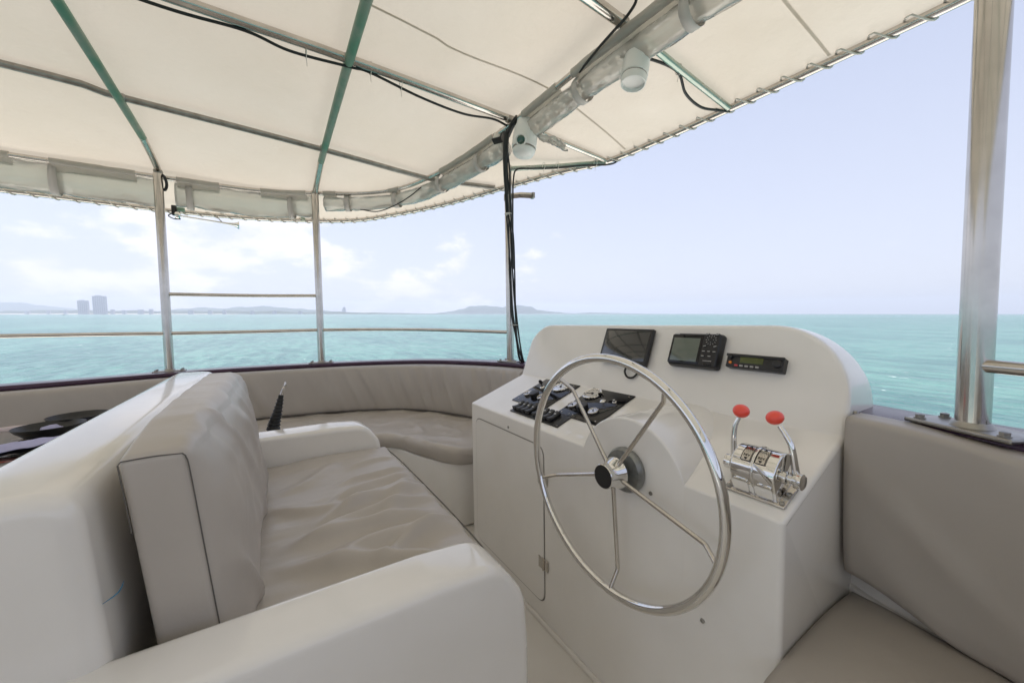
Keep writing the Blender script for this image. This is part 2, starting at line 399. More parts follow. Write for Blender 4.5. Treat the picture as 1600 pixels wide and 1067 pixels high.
def ridge(name, lat0, lat1, dist, depth, prof, col, seed, rough=.1, nx=120, ny=10, lab=None):
    V, F = [], []
    for i in range(nx + 1):
        u = i / nx; lat = lat0 + (lat1 - lat0) * u
        x = u * (len(prof) - 1); k = min(int(x), len(prof) - 2); f = x - k; f = f * f * (3 - 2 * f); h = prof[k] * (1 - f) + prof[k + 1] * f
        for j in range(ny + 1):
            v = j / ny; s = math.sin(math.pi * v) ** .8
            hh = h * s * (1 + rough * fbm(u * 14 + seed, v * 2.5, seed, 5)) - 2 * (1 - s)
            V.append(far(lat, dist + depth * v, hh))
    for i in range(nx):
        for j in range(ny): a = i * (ny + 1) + j; F.append((a, a + 1, a + ny + 2, a + ny + 1))
    m = mat(name + '_ground', col, .95, spec=.1, var=(.004, .7, tuple(c * .6 for c in col)))
    return solo(name, (V, F), m, None, None, loc=far((lat0 + lat1) / 2, dist, 0), kind='structure', boat=False, sharp=None)
K = 1 / 593.5
# low wooded shore, left half of the horizon, with a pale beach in front
D = 4800
ridge('shore', -820 * K * D, -110 * K * D, D, 500, [44, 50, 42, 48, 40, 52, 38, 46, 34, 40, 30, 36, 26, 24, 22, 18, 14, 8, 3], (.05, .07, .045), 3, .35, 340, 8)
ridge('beach', -830 * K * D, -420 * K * D, D - 90, 90, [6, 6, 5, 6, 5, 4, 3, 2], (.75, .66, .55), 5, .05, 80, 3)
ridge('hills', -900 * K * 7200, -640 * K * 7200, 7200, 900, [260, 240, 225, 180, 130, 70, 30, 0], (.05, .08, .05), 8, .12, 90)
ridge('hills', -600 * K * 7000, -230 * K * 7000, 7000, 900, [20, 60, 105, 125, 100, 135, 150, 120, 95, 80, 50, 30, 10], (.05, .08, .05), 12, .15, 120)
ridge('island', -128 * K * 8200, 105 * K * 8200, 8200, 700, [4, 30, 60, 110, 175, 190, 165, 150, 175, 195, 170, 90, 60, 40, 20, 4], (.045, .075, .05), 21, .14, 140)
ridge('island', 90 * K * 8600, 260 * K * 8600, 8600, 300, [10, 30, 22, 10, 4, 2], (.045, .075, .05), 25, .14, 40)

# towers and low blocks on the shore
def tower(lat, dist, w, dp, h, label, nfl, nb, seed):
    c = far(lat, dist, 0); ang = YAW + .25
    t = thing('apartment_tower', label, 'tower', c, (0, 0, ang), boat=False)
    part('wall', rbox((0, 0, h / 2), (dp / 2, w / 2, h / 2), .6, (1, 1, 1), 1), M['tower'], t, local=True)
    wv = []
    for i in range(nfl):
        for j in range(nb):
            y = -w / 2 + w * (j + .5) / nb; z = h * (i + .7) / (nfl + .6)
            wv.append(rbox((-dp / 2 - .1, y, z), (.4, w / nb * .32, h / nfl * .28), .1, (1, 1, 1), 1))
    for q, vf in enumerate(wv):
        if q == 0: me0 = part('window', rbox((0, 0, 0), (.4, w / nb * .32, h / nfl * .28), .1, (1, 1, 1), 1), M['farglass'], t, local=True); me0.location = sum((Vector(p) for p in vf[0]), Vector()) / len(vf[0])
        else:
            o = link(me0.copy()); o.parent = t; o.location = sum((Vector(p) for p in vf[0]), Vector()) / len(vf[0])
    part('roof', rbox((0, w * .1, h + h * .02), (dp * .3, w * .22, h * .025), .3, (1, 1, 1), 1), M['tower'], t, local=True)
M['tower'] = mat('pale_concrete', (.30, .31, .34), .8); M['farglass'] = mat('far_window', (.06, .07, .09), .2)
tower(-667 * K * 4700, 4700, 100, 30, 165, 'shorter and narrower pale tower, left of the pair on the left shore', 12, 5, 1)
tower(-641 * K * 4650, 4650, 125, 34, 218, 'taller and wider slab tower, right of the pair on the left shore', 15, 6, 2)
# sail-shaped tower far off
D = 6200
c = far(-262 * K * D, D, 0)
t = thing('sail_shaped_tower', 'slender curved tower standing alone far off on the horizon', 'tower', c, (0, 0, YAW), boat=False)
pf = [(-32, 0), (32, 0), (27, 45), (15, 85), (2, 108), (-14, 116), (-25, 100), (-31, 55)]
V = [(-12, p[0], p[1]) for p in pf] + [(12, p[0], p[1]) for p in pf]; n = len(pf)
part('wall', (V, [tuple(range(n)), tuple(range(n, 2 * n))[::-1]] + [(i, i + n, (i + 1) % n + n, (i + 1) % n) for i in range(n)]), M['tower'], t, local=True)
part('podium', rbox((0, 14, 9), (14, 50, 9), 1, (1, 1, 1), 1), M['tower'], t, local=True)
for i, (px, hh, ww) in enumerate([(45, 34, 60), (78, 40, 40), (105, 46, 34), (178, 52, 44), (196, 44, 60), (222, 50, 70), (238, 58, 38), (300, 44, 60), (330, 40, 46), (352, 46, 36), (395, 38, 40), (430, 36, 44), (470, 34, 40), (505, 34, 30)]):
    d = 4740; c = far((px - 800) * K * d, d, 0)
    b = thing('waterfront_block', 'low pale block among the trees along the far left shore', 'building', c, (0, 0, YAW + random.uniform(-.3, .3)), group='low blocks along the far shore', boat=False)
    part('wall', rbox((0, 0, hh / 2), (12, ww / 2, hh / 2), .4, (1, 1, 1), 1), M['tower'], b, local=True)
    part('roof', rbox((0, 0, hh + 1.6), (9, ww * .38, 1.6), .3, (1, 1, 1), 1), M['farglass'], b, local=True)
# small fishing boats
M['hullfar'] = mat('dark_boat_hull', (.05, .05, .06), .5)
def fishing_boat(lat, d, s, lab):
    t = thing('fishing_boat', lab, 'boat', far(lat, d, 0), (0, 0, YAW + 1.45), group='small boats off the far shore', boat=False)
    st = []
    for x, w, z0, z1 in ((-4.5, 1.2, .2, 1.5), (-2, 1.5, -.3, 1.2), (1.5, 1.5, -.3, 1.3), (3.6, .9, 0, 1.8), (5, .08, .9, 2.3)): st.append([(x, -w, z1), (x, -w * .6, z0), (x, w * .6, z0), (x, w, z1)])
    V = [tuple(q * s for q in p) for r in st for p in r]; F = [(i * 4 + j, i * 4 + (j + 1) % 4, i * 4 + 4 + (j + 1) % 4, i * 4 + 4 + j) for i in range(4) for j in range(4)] + [(0, 1, 2, 3), (16, 17, 18, 19)]
    part('hull', (V, F), M['hullfar'], t, local=True)
    part('cabin', rbox((-2 * s, 0, 2 * s), (1.2 * s, .9 * s, .9 * s), .1, (1, 1, 1), 1), M['white'] if s > 1.1 else M['hullfar'], t, local=True)
    part('mast', tube([(0.6 * s, 0, 1 * s), (0.6 * s, 0, 4.4 * s)], .12, 6), M['hullfar'], t, local=True)
fishing_boat(-699 * K * 1300, 1300, .8, 'dark little boat furthest left, off the shore below open sky')
fishing_boat(-637 * K * 1500, 1500, .55, 'dark little boat on the water right below the taller tower')
fishing_boat(-655 * K * 2600, 2600, 1.7, 'pale boat close to the beach between the two towers')
fishing_boat(-323 * K * 2300, 2300, .9, 'tiny boat on the horizon between the two middle posts')

# ================================================================== BOAT STRUCTURE
def railz(y): return 1.155 - .025 * y
rail_in = [(-5.0, 3.45), (-3.2, 3.75), (-1.52, 4.02), (-.79, 4.25), (-.22, 4.32), (.69, 4.14), (1.35, 3.72), (1.72, 2.95), (1.80, 2.3), (1.78, 1.6), (1.71, .95), (1.62, .55), (1.515, .31), (1.465, .12), (1.34, -.12), (.9, -.64), (-.4, -1.08), (-2.0, -1.2), (-5, -1.1)]
RI = catmull([(x, y, 0) for x, y in rail_in], 10)
RI = resample(RI, .06)
def off(path, d):
    o = []; m = len(path)
    for i, p in enumerate(path):
        a, b = path[max(0, i - 1)], path[min(m - 1, i + 1)]; t = (b - a); t.z = 0; t.normalize(); o.append(p + Vector((-t.y, t.x, 0)) * d)
    return o     # positive = left of travel = outboard here
RI = [p + Vector((0, 0, railz(p.y))) for p in RI]
# deck
dk = [(p.x, p.y) for p in off(RI, .1)]
solo('floor', tri_prism(dk, -.08, 0.0), 'gelrough', None, None, loc=(0, 0, 0), kind='structure')
# unseen lower deck, added to bounce neutral sunlight up onto awning and curtain rolls
hp = catmull([(-9, -3.0, 0), (-4, -3.2, 0), (2, -3.1, 0), (6.5, -2.2, 0), (9.3, .2, 0), (10.0, 1.5, 0), (9.3, 2.8, 0), (6.5, 5.4, 0), (2, 6.3, 0), (-4, 6.4, 0), (-9, 6.2, 0)], 8)
solo('bounce_deck', tri_prism([(p.x, p.y) for p in hp], -2.15, -2.0), 'gelrough', None, None, loc=(0, 1.5, -2.1), kind='structure')
solo('hull', tri_prism([(1.0 + (p.x - 1.0) * .97, 1.5 + (p.y - 1.5) * .95) for p in hp], -6.0, -2.16), 'gel', 'white hull of the boat below the decks', 'hull', loc=(0, 1.5, -6))
# bulwark and outer hull skin (moulded in one)
sec = [(.012, -.03), (.012, -1.2), (-.16, -1.2), (-.20, -3.9), (-.24, -3.9), (-.24, -1.0), (-.155, -.03)]
def hullfn(q, nr, u, j):
    if j in (1, 2): q.z = -.06
    return q
solo('bulwark', sweep(RI, [(.02, -.033), (.02, -1.2), (-.02, -1.2), (-.13, -3.6), (-.16, -3.6), (-.16, -.9), (-.155, -.033)], None), 'gel',
     'white moulded bulwark running round the upper deck under the dark wooden rail', 'bulwark', loc=(0, 0, 0))
capsec = fillet([(.03, -.03), (.03, .006), (-.17, .006), (-.17, -.03)], [.012] * 4, 3)
solo('cap_rail', sweep(RI, [(-a if False else a, b) for a, b in [(-o + -.0 if False else o, z) for o, z in capsec]]), 'wood',
     'dark varnished wooden cap rail along the top of the bulwark', 'rail', loc=(0, 0, 1.0))

def subpath(P, x0, y0, x1, y1):
    i0 = min(range(len(P)), key=lambda i: (P[i].x - x0) ** 2 + (P[i].y - y0) ** 2); i1 = min(range(len(P)), key=lambda i: (P[i].x - x1) ** 2 + (P[i].y - y1) ** 2)
    return P[min(i0, i1):max(i0, i1) + 1]

def smooth01(a, b, x): x = max(0, min(1, (x - a) / (b - a))); return x * x * (3 - 2 * x)
# ---- port bench: backrest, seat cushion, base
bk = resample(subpath(RI, -2.6, 3.8, 1.74, 2.5), .018)
bk = off(bk, -.02)
def backfn(zt, zb, th, amp):
    # section order: outboard top, inboard top (rounded), inboard bottom, outboard bottom
    sec = []
    nzv = 12
    for k in range(6): a = math.pi / 2 * k / 5; sec.append((th - .04 + .04 * math.sin(a), zt - .04 + .04 * math.cos(a)))
    for k in range(1, nzv + 1): sec.append((th, zt - .04 - (zt - zb - .07) * k / nzv))
    for k in range(1, 4): a = math.pi / 2 * k / 3; sec.append((th - .03 + .03 * math.cos(a), zb + .03 - .03 * math.sin(a)))
    sec += [(0, zb), (0, zt)]
    return sec
def port_back(q, nr, u, j):
    s = u * 6.6; z = q.z
    if 1 < j < 21:
        f = max(0, math.sin(math.pi * min(1, max(0, (1.08 - z) / .5)))) ** .5
        w = fbm(s * 3.2 + z * 1.6, z * .5, 3.3, 3); w = (1 - abs(w)) ** 3
        stren = .35 + .65 * max(0, min(1, (s - 2.2) * 1.2))
        q = q + nr * (w * .030 * f * stren + .016 * f)
    return q
def rel(path, sec):    # sweep whose section z is absolute (path z ignored)
    return [Vector((p.x, p.y, 0)) for p in path]
secb = backfn(1.045, .585, .10, 0)
def port_back2(q, nr, u, j):
    q = port_back(q, nr, u, j)
    zt = railz(q.y) - .03; q.z = .585 + (q.z - .585) * (zt - .585) / (1.045 - .585)
    # lean: bottom further inboard
    return q + nr * ((zt - q.z) * .12)
t = thing('bow_bench', 'long curved port bow bench in taupe vinyl with wrinkled backrest, left of the helm console', 'bench', (.5, 3.5, 0), group='benches')
br = part('backrest', sweep(rel(bk, 0), secb, port_back2), 'vinyl2', t, sharp=None)
# dark tube along the backrest foot, painting in the shade of the gap
pp = [p for p in off(bk, -.165)]
part('gap_shade', tube([Vector((p.x, p.y, .597)) for p in pp[::3]], .006, 6), 'seam', br)

front = catmull([(-2.6, 2.98, 0), (-1.2, 3.12, 0), (0, 3.14, 0), (.55, 3.10, 0), (.78, 2.98, 0), (.90, 2.66, 0), (1.02, 2.40, 0), (1.12, 2.335, 0), (1.3, 2.33, 0), (1.45, 2.32, 0), (1.62, 2.30, 0)], 10)
backc = off(subpath(RI, -2.6, 3.8, 1.79, 2.3), -.10)
def loft_seat(A, B, zt, zb, nu, nw, fn, r=.045):
    A = [Vector((p.x, p.y, 0)) for p in A]; B = [Vector((p.x, p.y, 0)) for p in B]
    def at(P, u):
        L_ = [0]
        for a, b in zip(P, P[1:]): L_.append(L_[-1] + (b - a).length)
        s = u * L_[-1]
        i = max(0, min(len(P) - 2, next((k for k in range(len(L_) - 1) if L_[k + 1] >= s), len(P) - 2)))
        return P[i].lerp(P[i + 1], 0 if L_[i + 1] == L_[i] else (s - L_[i]) / (L_[i + 1] - L_[i]))
    V, F = [], []
    ring = None
    for i in range(nu + 1):
        u = i / nu; a, b = at(A, u), at(B, u); d = (b - a); ln = d.length; d.normalize()
        row = [(a + d * .03, zb)]
        for k in range(6): an = math.pi / 2 * k / 5; row.append((a + d * (r - r * math.cos(an) ) , zt - r + r * math.sin(an)))
        row.insert(1, (a + d * .004, zb + .015))
        for k in range(1, nw + 1): row.append((a + d * (r + (ln - r) * k / nw), zt))
        row.append((b, zb)); 
        for j, (p, z) in enumerate(row):
            q = Vector((p.x, p.y, z)); V.append(fn(q, u, j, d) if fn else q)
        n = len(row)
    for i in range(nu):
        for j in range(n): F.append((i * n + j, i * n + (j + 1) % n, (i + 1) * n + (j + 1) % n, (i + 1) * n + j))
    F.append(tuple(range(n))); F.append(tuple(nu * n + j for j in range(n))[::-1])
    return V, F
def seatfn(q, u, j, d):
    if q.z > .54:
        w = fbm(q.x * 2.4, q.y * 5.0, 1.1, 4); w2 = (1 - abs(fbm(q.x * 3 + 9, q.y * 2.4, 2, 3))) ** 5
        q = q + Vector((0, 0, w * .007 + w2 * .014 - .008))
    else: q = q - d * (fbm(q.x * 5, q.y * 5, q.z * 4, 3) * .008)
    return q
part('seat_cushion', loft_seat(front, backc, .585, .462, 230, 50, seatfn), 'vinyl', t, sharp=None)
fr2 = [p + (q - p).normalized() * .06 for p, q in zip(front, [Vector((p.x * .9, p.y + .6, 0)) for p in front])]
part('base', loft_seat(fr2, backc, .464, 0.0, 80, 2, None, .01), 'gel', t)

# ---- starboard bench and backrest beside the console
sp = [(1.405, .405, 0), (1.385, .25, 0), (1.345, .08, 0), (1.22, -.15, 0), (.80, -.62, 0), (-.4, -.98, 0)]
sp = resample(catmull(sp, 12), .02)
sec = backfn(1.16, .675, .0, 0)
secs = [(o, z) for o, z in backfn(1.16, .675, .09, 0)]
secs = [(.09 - (.09 - o) * .45, 1.16 - (1.16 - z) * .45) if (j < 6 and z > 1.11) else (o, z) for j, (o, z) in enumerate(secs)]
def stbfn(q, nr, u, j):
    q = q - nr * .09
    if 1 < j < 21:
        z = q.z; f = max(0, math.sin(math.pi * min(1, max(0, (1.16 - z) / .49)))) ** .5
        s = u * 3
        q = q + nr * (.010 * f + .075 * f * max(0, (1 - abs(fbm(s * 2.4 + z * 4.2, z * .5 - s * .3, 7.7, 2))) ** 4 - .25) * min(1, u * 5))
    k = (1.16 - q.z) / .485; q = q - nr * ((q.z - .675) * -.05) - nr * .03
    q.z -= .062 * smooth01(.0, .11, u) * max(0, k) + .03 * smooth01(0, .2, u) * (1 - max(0, k))
    return q
t = thing('side_bench', 'starboard side bench with plain smooth backrest, at the right of the console', 'bench', (1.1, -.1, 0), group='benches')
br = part('backrest', sweep(sp, secs, stbfn), 'vinyl2', t, sharp=None)

inner = catmull([(1.10, .405, 0), (.98, .20, 0), (.80, .0, 0), (.5, -.25, 0), (-.4, -.5, 0)], 10)
outer = catmull([(1.60, .405, 0), (1.53, .30, 0), (1.42, .12, 0), (1.05, -.3, 0), (.55, -.72, 0), (-.4, -1.02, 0)], 10)
inner_c = catmull([(.93, .412, 0), (.865, .25, 0), (.72, .02, 0), (.45, -.22, 0), (-.4, -.5, 0)], 10)
outer_c = catmull([(1.52, .405, 0), (1.49, .36, 0), (1.445, .25, 0), (1.40, .08, 0), (1.27, -.15, 0), (.85, -.62, 0), (-.4, -1.0, 0)], 10)
def stbseat(q, u, j, d):
    if q.z > .54:
        e = min(1, u * 14); q = q + Vector((0, 0, .02 * min(1, max(0, math.sin(math.pi * min(1, max(0, (j - 5) / 46))))) - .03 * (1 - e) ** 2 + fbm(q.x * 3, q.y * 3, 4, 3) * .004))
    return q
part('seat_cushion', loft_seat(inner_c, outer_c, .613, .50, 90, 44, stbseat), 'vinyl2', t, sharp=None)
part('base', loft_seat(inner, outer, .49, 0.0, 60, 2, None, .01), 'gel', t)
part('ledge', loft_seat(outer_c, off(subpath(RI, 1.58, .5, -.4, -1.0), .0), .600, .40, 60, 2, None, .01), 'gel', t)

# ================================================================== HELM CONSOLE
X0c, LIP, SH, TH = 1.057, .94, (1.445, 1.087), (1.568, 1.42)
BY, BZ, BR = .907, .868, .234       # wheel boss arch
def ztop(y):
    z = 1.425
    r = .26; yy = .415 + r
    if y < yy: s = (yy - y) / r; z -= r * (1 - math.sqrt(max(0, 1 - min(1, s) ** 2))) * .95
    r = .17; yy = 2.155 - r
    if y > yy: s = (y - yy) / r; z -= r * (1 - math.sqrt(max(0, 1 - min(1, s) ** 2))) * .9
    return z
def xbase(z):
    if z <= SH[1]: return X0c + (z - LIP) / (SH[1] - LIP) * (SH[0] - X0c)
    return SH[0] + (z - SH[1]) / (TH[1] - SH[1]) * (TH[0] - SH[0])
def cprof(y):
    zt = ztop(y); xt = xbase(zt)
    s = abs(y - BY)
    zb = BZ + math.sqrt(BR * BR - s * s) if s < BR else 0
    # flare where the arch runs into the dash
    lipz = max(LIP, zb); xs = xbase(lipz); rise = lipz - LIP
    p1 = (X0c, lipz)
    p2 = (max(xs, X0c + .002) if rise > .002 else X0c + .05, lipz if rise > .002 else LIP + .05 * (SH[1] - LIP) / (SH[0] - X0c))
    p3 = SH if lipz < SH[1] else (p2[0] + .004, p2[1] + .009)
    xb = max(1.72, xt + .12)
    poly = [(X0c, 0), p1, p2, p3, (xt, zt), (xb - .02, zt - .012), (xb + .02, 1.05), (xb + .02, 0)]
    return fillet(poly, [0, .012 if rise < .002 else .010, .006, .02 if lipz < 1.05 else .004, .03, .045, 0, 0], 6)
ys = set([.415 + i * (2.155 - .415) / 90 for i in range(91)])
for k in range(41): ys.add(BY - BR * math.cos(math.pi * k / 40))
ys = sorted(ys)
console = thing('helm_console', 'white moulded helm console with sloping dash, upright instrument panel and arched wheel boss', 'helm console', (1.35, 1.28, 0))
part('body', slices(cprof, ys, .014, 5), 'gel', console, sharp=28)
# floor fillet bead
part('sealant', tube([(X0c - .004, .43, .004), (X0c - .006, 1.0, .006), (X0c - .004, 2.14, .004)], .012, 8), 'gelrough', console)
# locker door
def rrect(y0, y1, z0, z1, r, k=6):
    return fillet([(y0, z0), (y0, z1), (y1, z1), (y1, z0)], [r] * 4, k)
def frontplate(poly, x0, x1):
    n = len(poly); V = [(x1, p[0], p[1]) for p in poly] + [(x0, p[0], p[1]) for p in poly]
    return V, [tuple(range(n)), tuple(range(n, 2 * n))[::-1]] + [(i, i + n, (i + 1) % n + n, (i + 1) % n) for i in range(n)]
part('door_gap_strip', frontplate(rrect(1.395, 2.09, .095, .865, .06), X0c - .0015, X0c + .002), 'gap_dark', console)  # dark strip standing in for the shaded gap round the door
door = part('door', frontplate(rrect(1.401, 2.084, .101, .859, .055), X0c - .004, X0c + .001), 'gel', console, label='square-cornered white locker door with a dark gap round it')
for hz, hy in ((.71, 1.40), (.30, 1.40)):
    h = part('hinge', join(rbox((X0c - .007, hy + .02, hz), (.002, .017, .028), .002, (1, 1, 1), 2), rbox((X0c - .0045, hy - .018, hz), (.002, .016, .028), .002, (1, 1, 1), 2), tube([(X0c - .008, hy, hz - .03), (X0c - .008, hy, hz + .03)], .005, 8)), 'steel', door)
for (y, z) in ((1.71, .885), (.806, .868), (.62, .55)):
    part('screw', lathe([(.007, 0), (.0065, .003), (.003, .0042), (0, .0045)], 12, (X0c, y, z), (-1, 0, 0)), 'dullsteel', console)
part('screw', lathe([(.011, 0), (.010, .006), (0, .008)], 12, (1.52, .413, 1.15), (0, -1, 0)), 'dullsteel', console)
part('drawer_latch', rbox((X0c - .002, 1.72, .885), (.0005, .0005, .0005), .0004, (1, 1, 1), 1), 'dullsteel', console) if False else None
# hairline seam right of the arch
part('hairline_crack', tube([(1.23, 1.10, 1.0085), (1.245, 1.02, 1.0135), (1.262, .93, 1.0195)], .0012, 5), 'gap_dark', console) if False else None

# ---- instruments on the sloping dash ------------------------------------------------
SL = math.atan2(SH[1] - LIP, SH[0] - X0c)
def dash(x, y, up=0):      # point on the dash at boat X=x
    z = LIP + (x - X0c) * math.tan(SL); return Vector((x - math.sin(SL) * up, y, z + math.cos(SL) * up))
ROT_D = (0, -SL, 0)
def gauge(t, x, y, r, h, big, label=None, lc=(0, 0)):
    """x,y local on the panel; bezel proud by h"""
    b = part('gauge', lathe([(r * .96, .003), (r * 1.0, .006), (r * 1.02, h * .6), (r, h), (r * .93, h + .002), (r * .86, h - .001)], 32, (x, y, 0)), 'chrome' if big else 'steel', t, local=True, label=label)
    part('dial', lathe([(r * .88, h - .0015), (0.0, h - .0012)], 32, (x, y, 0)), 'dial', b, local=True)
    nd = []
    for k in range(9 if big else 5):
        a = rad(-220 + k * (260 / (8 if big else 4))); c, s = math.cos(a), math.sin(a)
        nd.append(tube([(x - r * .62 * s, y + r * .62 * c, h - .0003), (x - r * .80 * s, y + r * .80 * c, h - .0003)], .0008, 4))
    a = random.uniform(.3, 2.2)
    nd.append(tube([(x, y, h), (x + r * .62 * math.cos(a), y + r * .62 * math.sin(a), h + .0005)], .0011, 4))
    nd.append(lathe([(r * .14, h - .001), (r * .12, h + .002), (0, h + .002)], 12, (x, y, 0)))
    part('needle', join(*nd), 'print', b, local=True)
    return b
def panel(cx, cy, hx, hy, label, items):
    p = dash(cx, cy, .003); t = thing('instrument_panel', label, 'instrument panel', p, ROT_D, group='engine instrument panels')
    part('plate', rbox((0, 0, 0), (hx, hy, .003), .002, (1, 1, 1), 2), 'gloss', t, local=True)
    for it in items:
        x, y = (it[1] - cx) / math.cos(SL), it[2] - cy
        if it[0] == 'big': gauge(t, x, y, .051, .012, True, 'large rev counter with pale dial')
        elif it[0] == 'small': gauge(t, x, y, .0265, .014, False)
        elif it[0] == 'hood':
            b = part('gauge', lathe([(.027, 0), (.029, .02), (.0275, .028), (.0235, .0285)], 28, (x, y, 0)), 'black', t, local=True, label='small gauge in a tall black rubber surround')
            part('dial', lathe([(.0235, .0275), (0, .0276)], 28, (x, y, 0)), 'dial', b, local=True)
        elif it[0] == 'key':
            b = part('ignition_switch', lathe([(.015, 0), (.015, .006), (.011, .009), (.009, .012), (0, .012)], 18, (x, y, 0)), 'chrome', t, local=True)
            part('key', join(rbox((x, y, .022), (.0015, .005, .011), .001, (1, 1, 1), 1), lathe([(.014, -.0014), (.014, .0014)], 14, (x, y, .04), (1, .3, 0))), 'chrome' if it[3] else 'black', b, local=True)
        elif it[0] == 'button':
            part('button', lathe([(.011, 0), (.011, .004), (.006, .005), (.006, .016), (.004, .018), (0, .018)], 16, (x, y, 0)), 'chrome', t, local=True)
        elif it[0] == 'screw':
            part('screw', lathe([(.004, .002), (.0035, .0045), (0, .005)], 10, (x, y, 0)), 'steel', t, local=True)
    return t
panel(1.312, 1.715, .138, .153, 'glossy black instrument panel nearer the bow side, partly behind the wheel rim on its left',
      [('big', 1.385, 1.66), ('small', 1.262, 1.81), ('hood', 1.262, 1.745), ('small', 1.262, 1.68), ('key', 1.35, 1.79, 0), ('screw', 1.205, 1.83), ('screw', 1.205, 1.74), ('screw', 1.205, 1.60), ('screw', 1.425, 1.84), ('screw', 1.425, 1.6)])
panel(1.315, 1.325, .138, .138, 'glossy black instrument panel seen through the upper wheel spokes, with ignition key',
      [('big', 1.385, 1.41), ('small', 1.265, 1.425), ('hood', 1.262, 1.35), ('small', 1.258, 1.275), ('key', 1.35, 1.305, 1), ('button', 1.365, 1.245), ('screw', 1.205, 1.44), ('screw', 1.205, 1.21), ('screw', 1.425, 1.21), ('screw', 1.205, 1.36), ('screw', 1.205, 1.385)])
# rocker switch strip
c0 = dash(1.147, 1.555, .003)
t = thing('switch_panel', 'strip of black rocker switches along the front edge of the dash', 'switch panel', c0, ROT_D)
part('plate', rbox((0, 0, 0), (.05, .205, .003), .002, (1, 1, 1), 2), 'black', t, local=True)
yy = .178
rk = None
for k in range(8):
    if k == 4: yy -= .022
    vf = rbox((0, 0, .014), (.036, .0165, .013), .006, (2, 1, 2), 2, lambda q, n, h: Vector((q.x, q.y, q.z - (.011 * (1 - (q.x / .036) ** 2) if q.z > 0 else 0) * 1.0)))
    if rk is None:
        rk = part('switch', vf, 'black', t, local=True); rk.location = (0, yy, 0)
        part('switch_legend', rbox((.012, 0, .0215), (.004, .006, .0006), .0004, (1, 1, 1), 1), 'printw', rk, local=True)
    else:
        o = link(rk.copy()); o.parent = t; o.location = (0, yy, 0)
        for ch in rk.children: c = link(ch.copy()); c.parent = o
    yy -= .0405
for y in (-.198, .198): part('screw', lathe([(.003, .003), (.0025, .0045), (0, .005)], 8, (-.043, y, 0)), 'steel', t, local=True)

# ---- devices on the upright panel -----------------------------------------------------
PA = math.atan2(TH[1] - SH[1], TH[0] - SH[0])            # slope of the upright panel
def upr(z, y, d=0): x = xbase(z); return Vector((x - math.sin(PA) * d, y, z + math.cos(PA) * d))
# local frame: x = out of the panel towards the helm, y = +Y (port, left in view), z = up the panel
def upframe(z, y, d=0, roll=0, tilt=0):
    R = Matrix.Rotation(roll, 3, 'X'); B = Matrix((( -math.sin(PA), 0, math.cos(PA)), (0, -1, 0), (math.cos(PA), 0, math.sin(PA)))).transposed()
    # columns: out, right(-Y), up
    out_ = Vector((-math.sin(PA), 0, math.cos(PA))); up_ = Vector((math.cos(PA), 0, math.sin(PA))); lf = up_.cross(out_)
    Mx = Matrix((out_, lf, up_)).transposed()
    return (Mx @ Matrix.Rotation(tilt, 3, 'Y') @ R).to_euler()
# lf = left in view (+Y)
MIRY = True
t = thing('monitor', 'flat black screen, leftmost of the three devices, standing off the panel on a bracket', 'monitor', upr(1.309, 1.303, .022), upframe(1.31, 1.3, 0, -.01))
part('housing', rbox((0, 0, 0), (.011, .151, .092), .006, (1, 1, 1), 2), 'black', t, local=True)
part('screen', rbox((.0105, .0, .004), (.0015, .136, .076), .001, (1, 1, 1), 1), 'screen', t, local=True)
part('bracket', rbox((-.017, 0, 0), (.008, .03, .04), .003, (1, 1, 1), 1), 'black', t, local=True)
part('cable', tube(catmull([(-.01, -.03, -.095), (-.004, -.03, -.125), (-.008, -.05, -.15), (-.012, -.08, -.148), (-.014, -.098, -.125), (-.02, -.102, -.10)], 6), .005, 8), 'cable', t, local=True)
part('plug', rbox((-.016, -.100, -.113), (.007, .012, .008), .002, (1, 1, 1), 1), 'black', t, local=True)

t = thing('chart_plotter', 'dark grey plotter with pale screen and round keypad, in the middle of the panel', 'chart plotter', upr(1.309, .930, .022), upframe(1.31, .93, 0, -.005))
part('housing', rbox((0, 0, 0), (.024, .110, .074), .013, (2, 2, 2), 4, lambda q, n, h: q * (1 - .03 * (q.x > .01))), 'black', t, local=True)
part('screen_bezel', rbox((.0235, .034, .0), (.001, .070, .062), .0008, (1, 1, 1), 1), 'gloss', t, local=True)
part('screen', rbox((.025, .034, -.003), (.0008, .060, .051), .0006, (1, 1, 1), 1), 'lcd', t, local=True)
part('maker_plate', join(*[rbox((.025, .092 - k * .0055, .0655), (.0004, .0021, .0022), .0002, (1, 1, 1), 1) for k in range(4)]), 'printw', t, local=True)
part('round_key', lathe([(.0155, 0), (.0155, .004), (.012, .005), (0, .005)], 24, (.0225, -.072, .042), (1, 0, 0)), 'black', t, local=True)
part('key_ring', join(*[tube([(.0268, -.072 + .017 * math.cos(a), .042 + .017 * math.sin(a)), (.0268, -.072 + .0225 * math.cos(a), .042 + .0205 * math.sin(a))], .0009, 5) for a in [k * math.pi / 6 for k in range(12)]]), 'printw', t, local=True)
part('arrow_marks', join(*[lathe([(.0018, 0), (.0018, .0008)], 3, (.0277, -.072 + .010 * math.cos(a), .042 + .010 * math.sin(a)), (1, 0, 0)) for a in (0, math.pi / 2, math.pi, 3 * math.pi / 2)]), 'printw', t, local=True)
for (y, z) in ((-.052, .066), (-.094, .066), (-.050, .016), (-.093, .016), (-.050, -.006), (-.072, -.006), (-.094, -.006), (-.050, -.026), (-.078, -.026)):
    k = part('key', rbox((.0235, y, z), (.003, .0075, .0045), .0018, (1, 1, 1), 2), 'black', t, local=True)
    part('key_legend', tube([(.0268, y - .0055, z + (.0015 if z > 0 else 0)), (.0268, y + .0055, z - (.0015 if z > 0 else 0))], .0013, 5), 'printw', k, local=True)
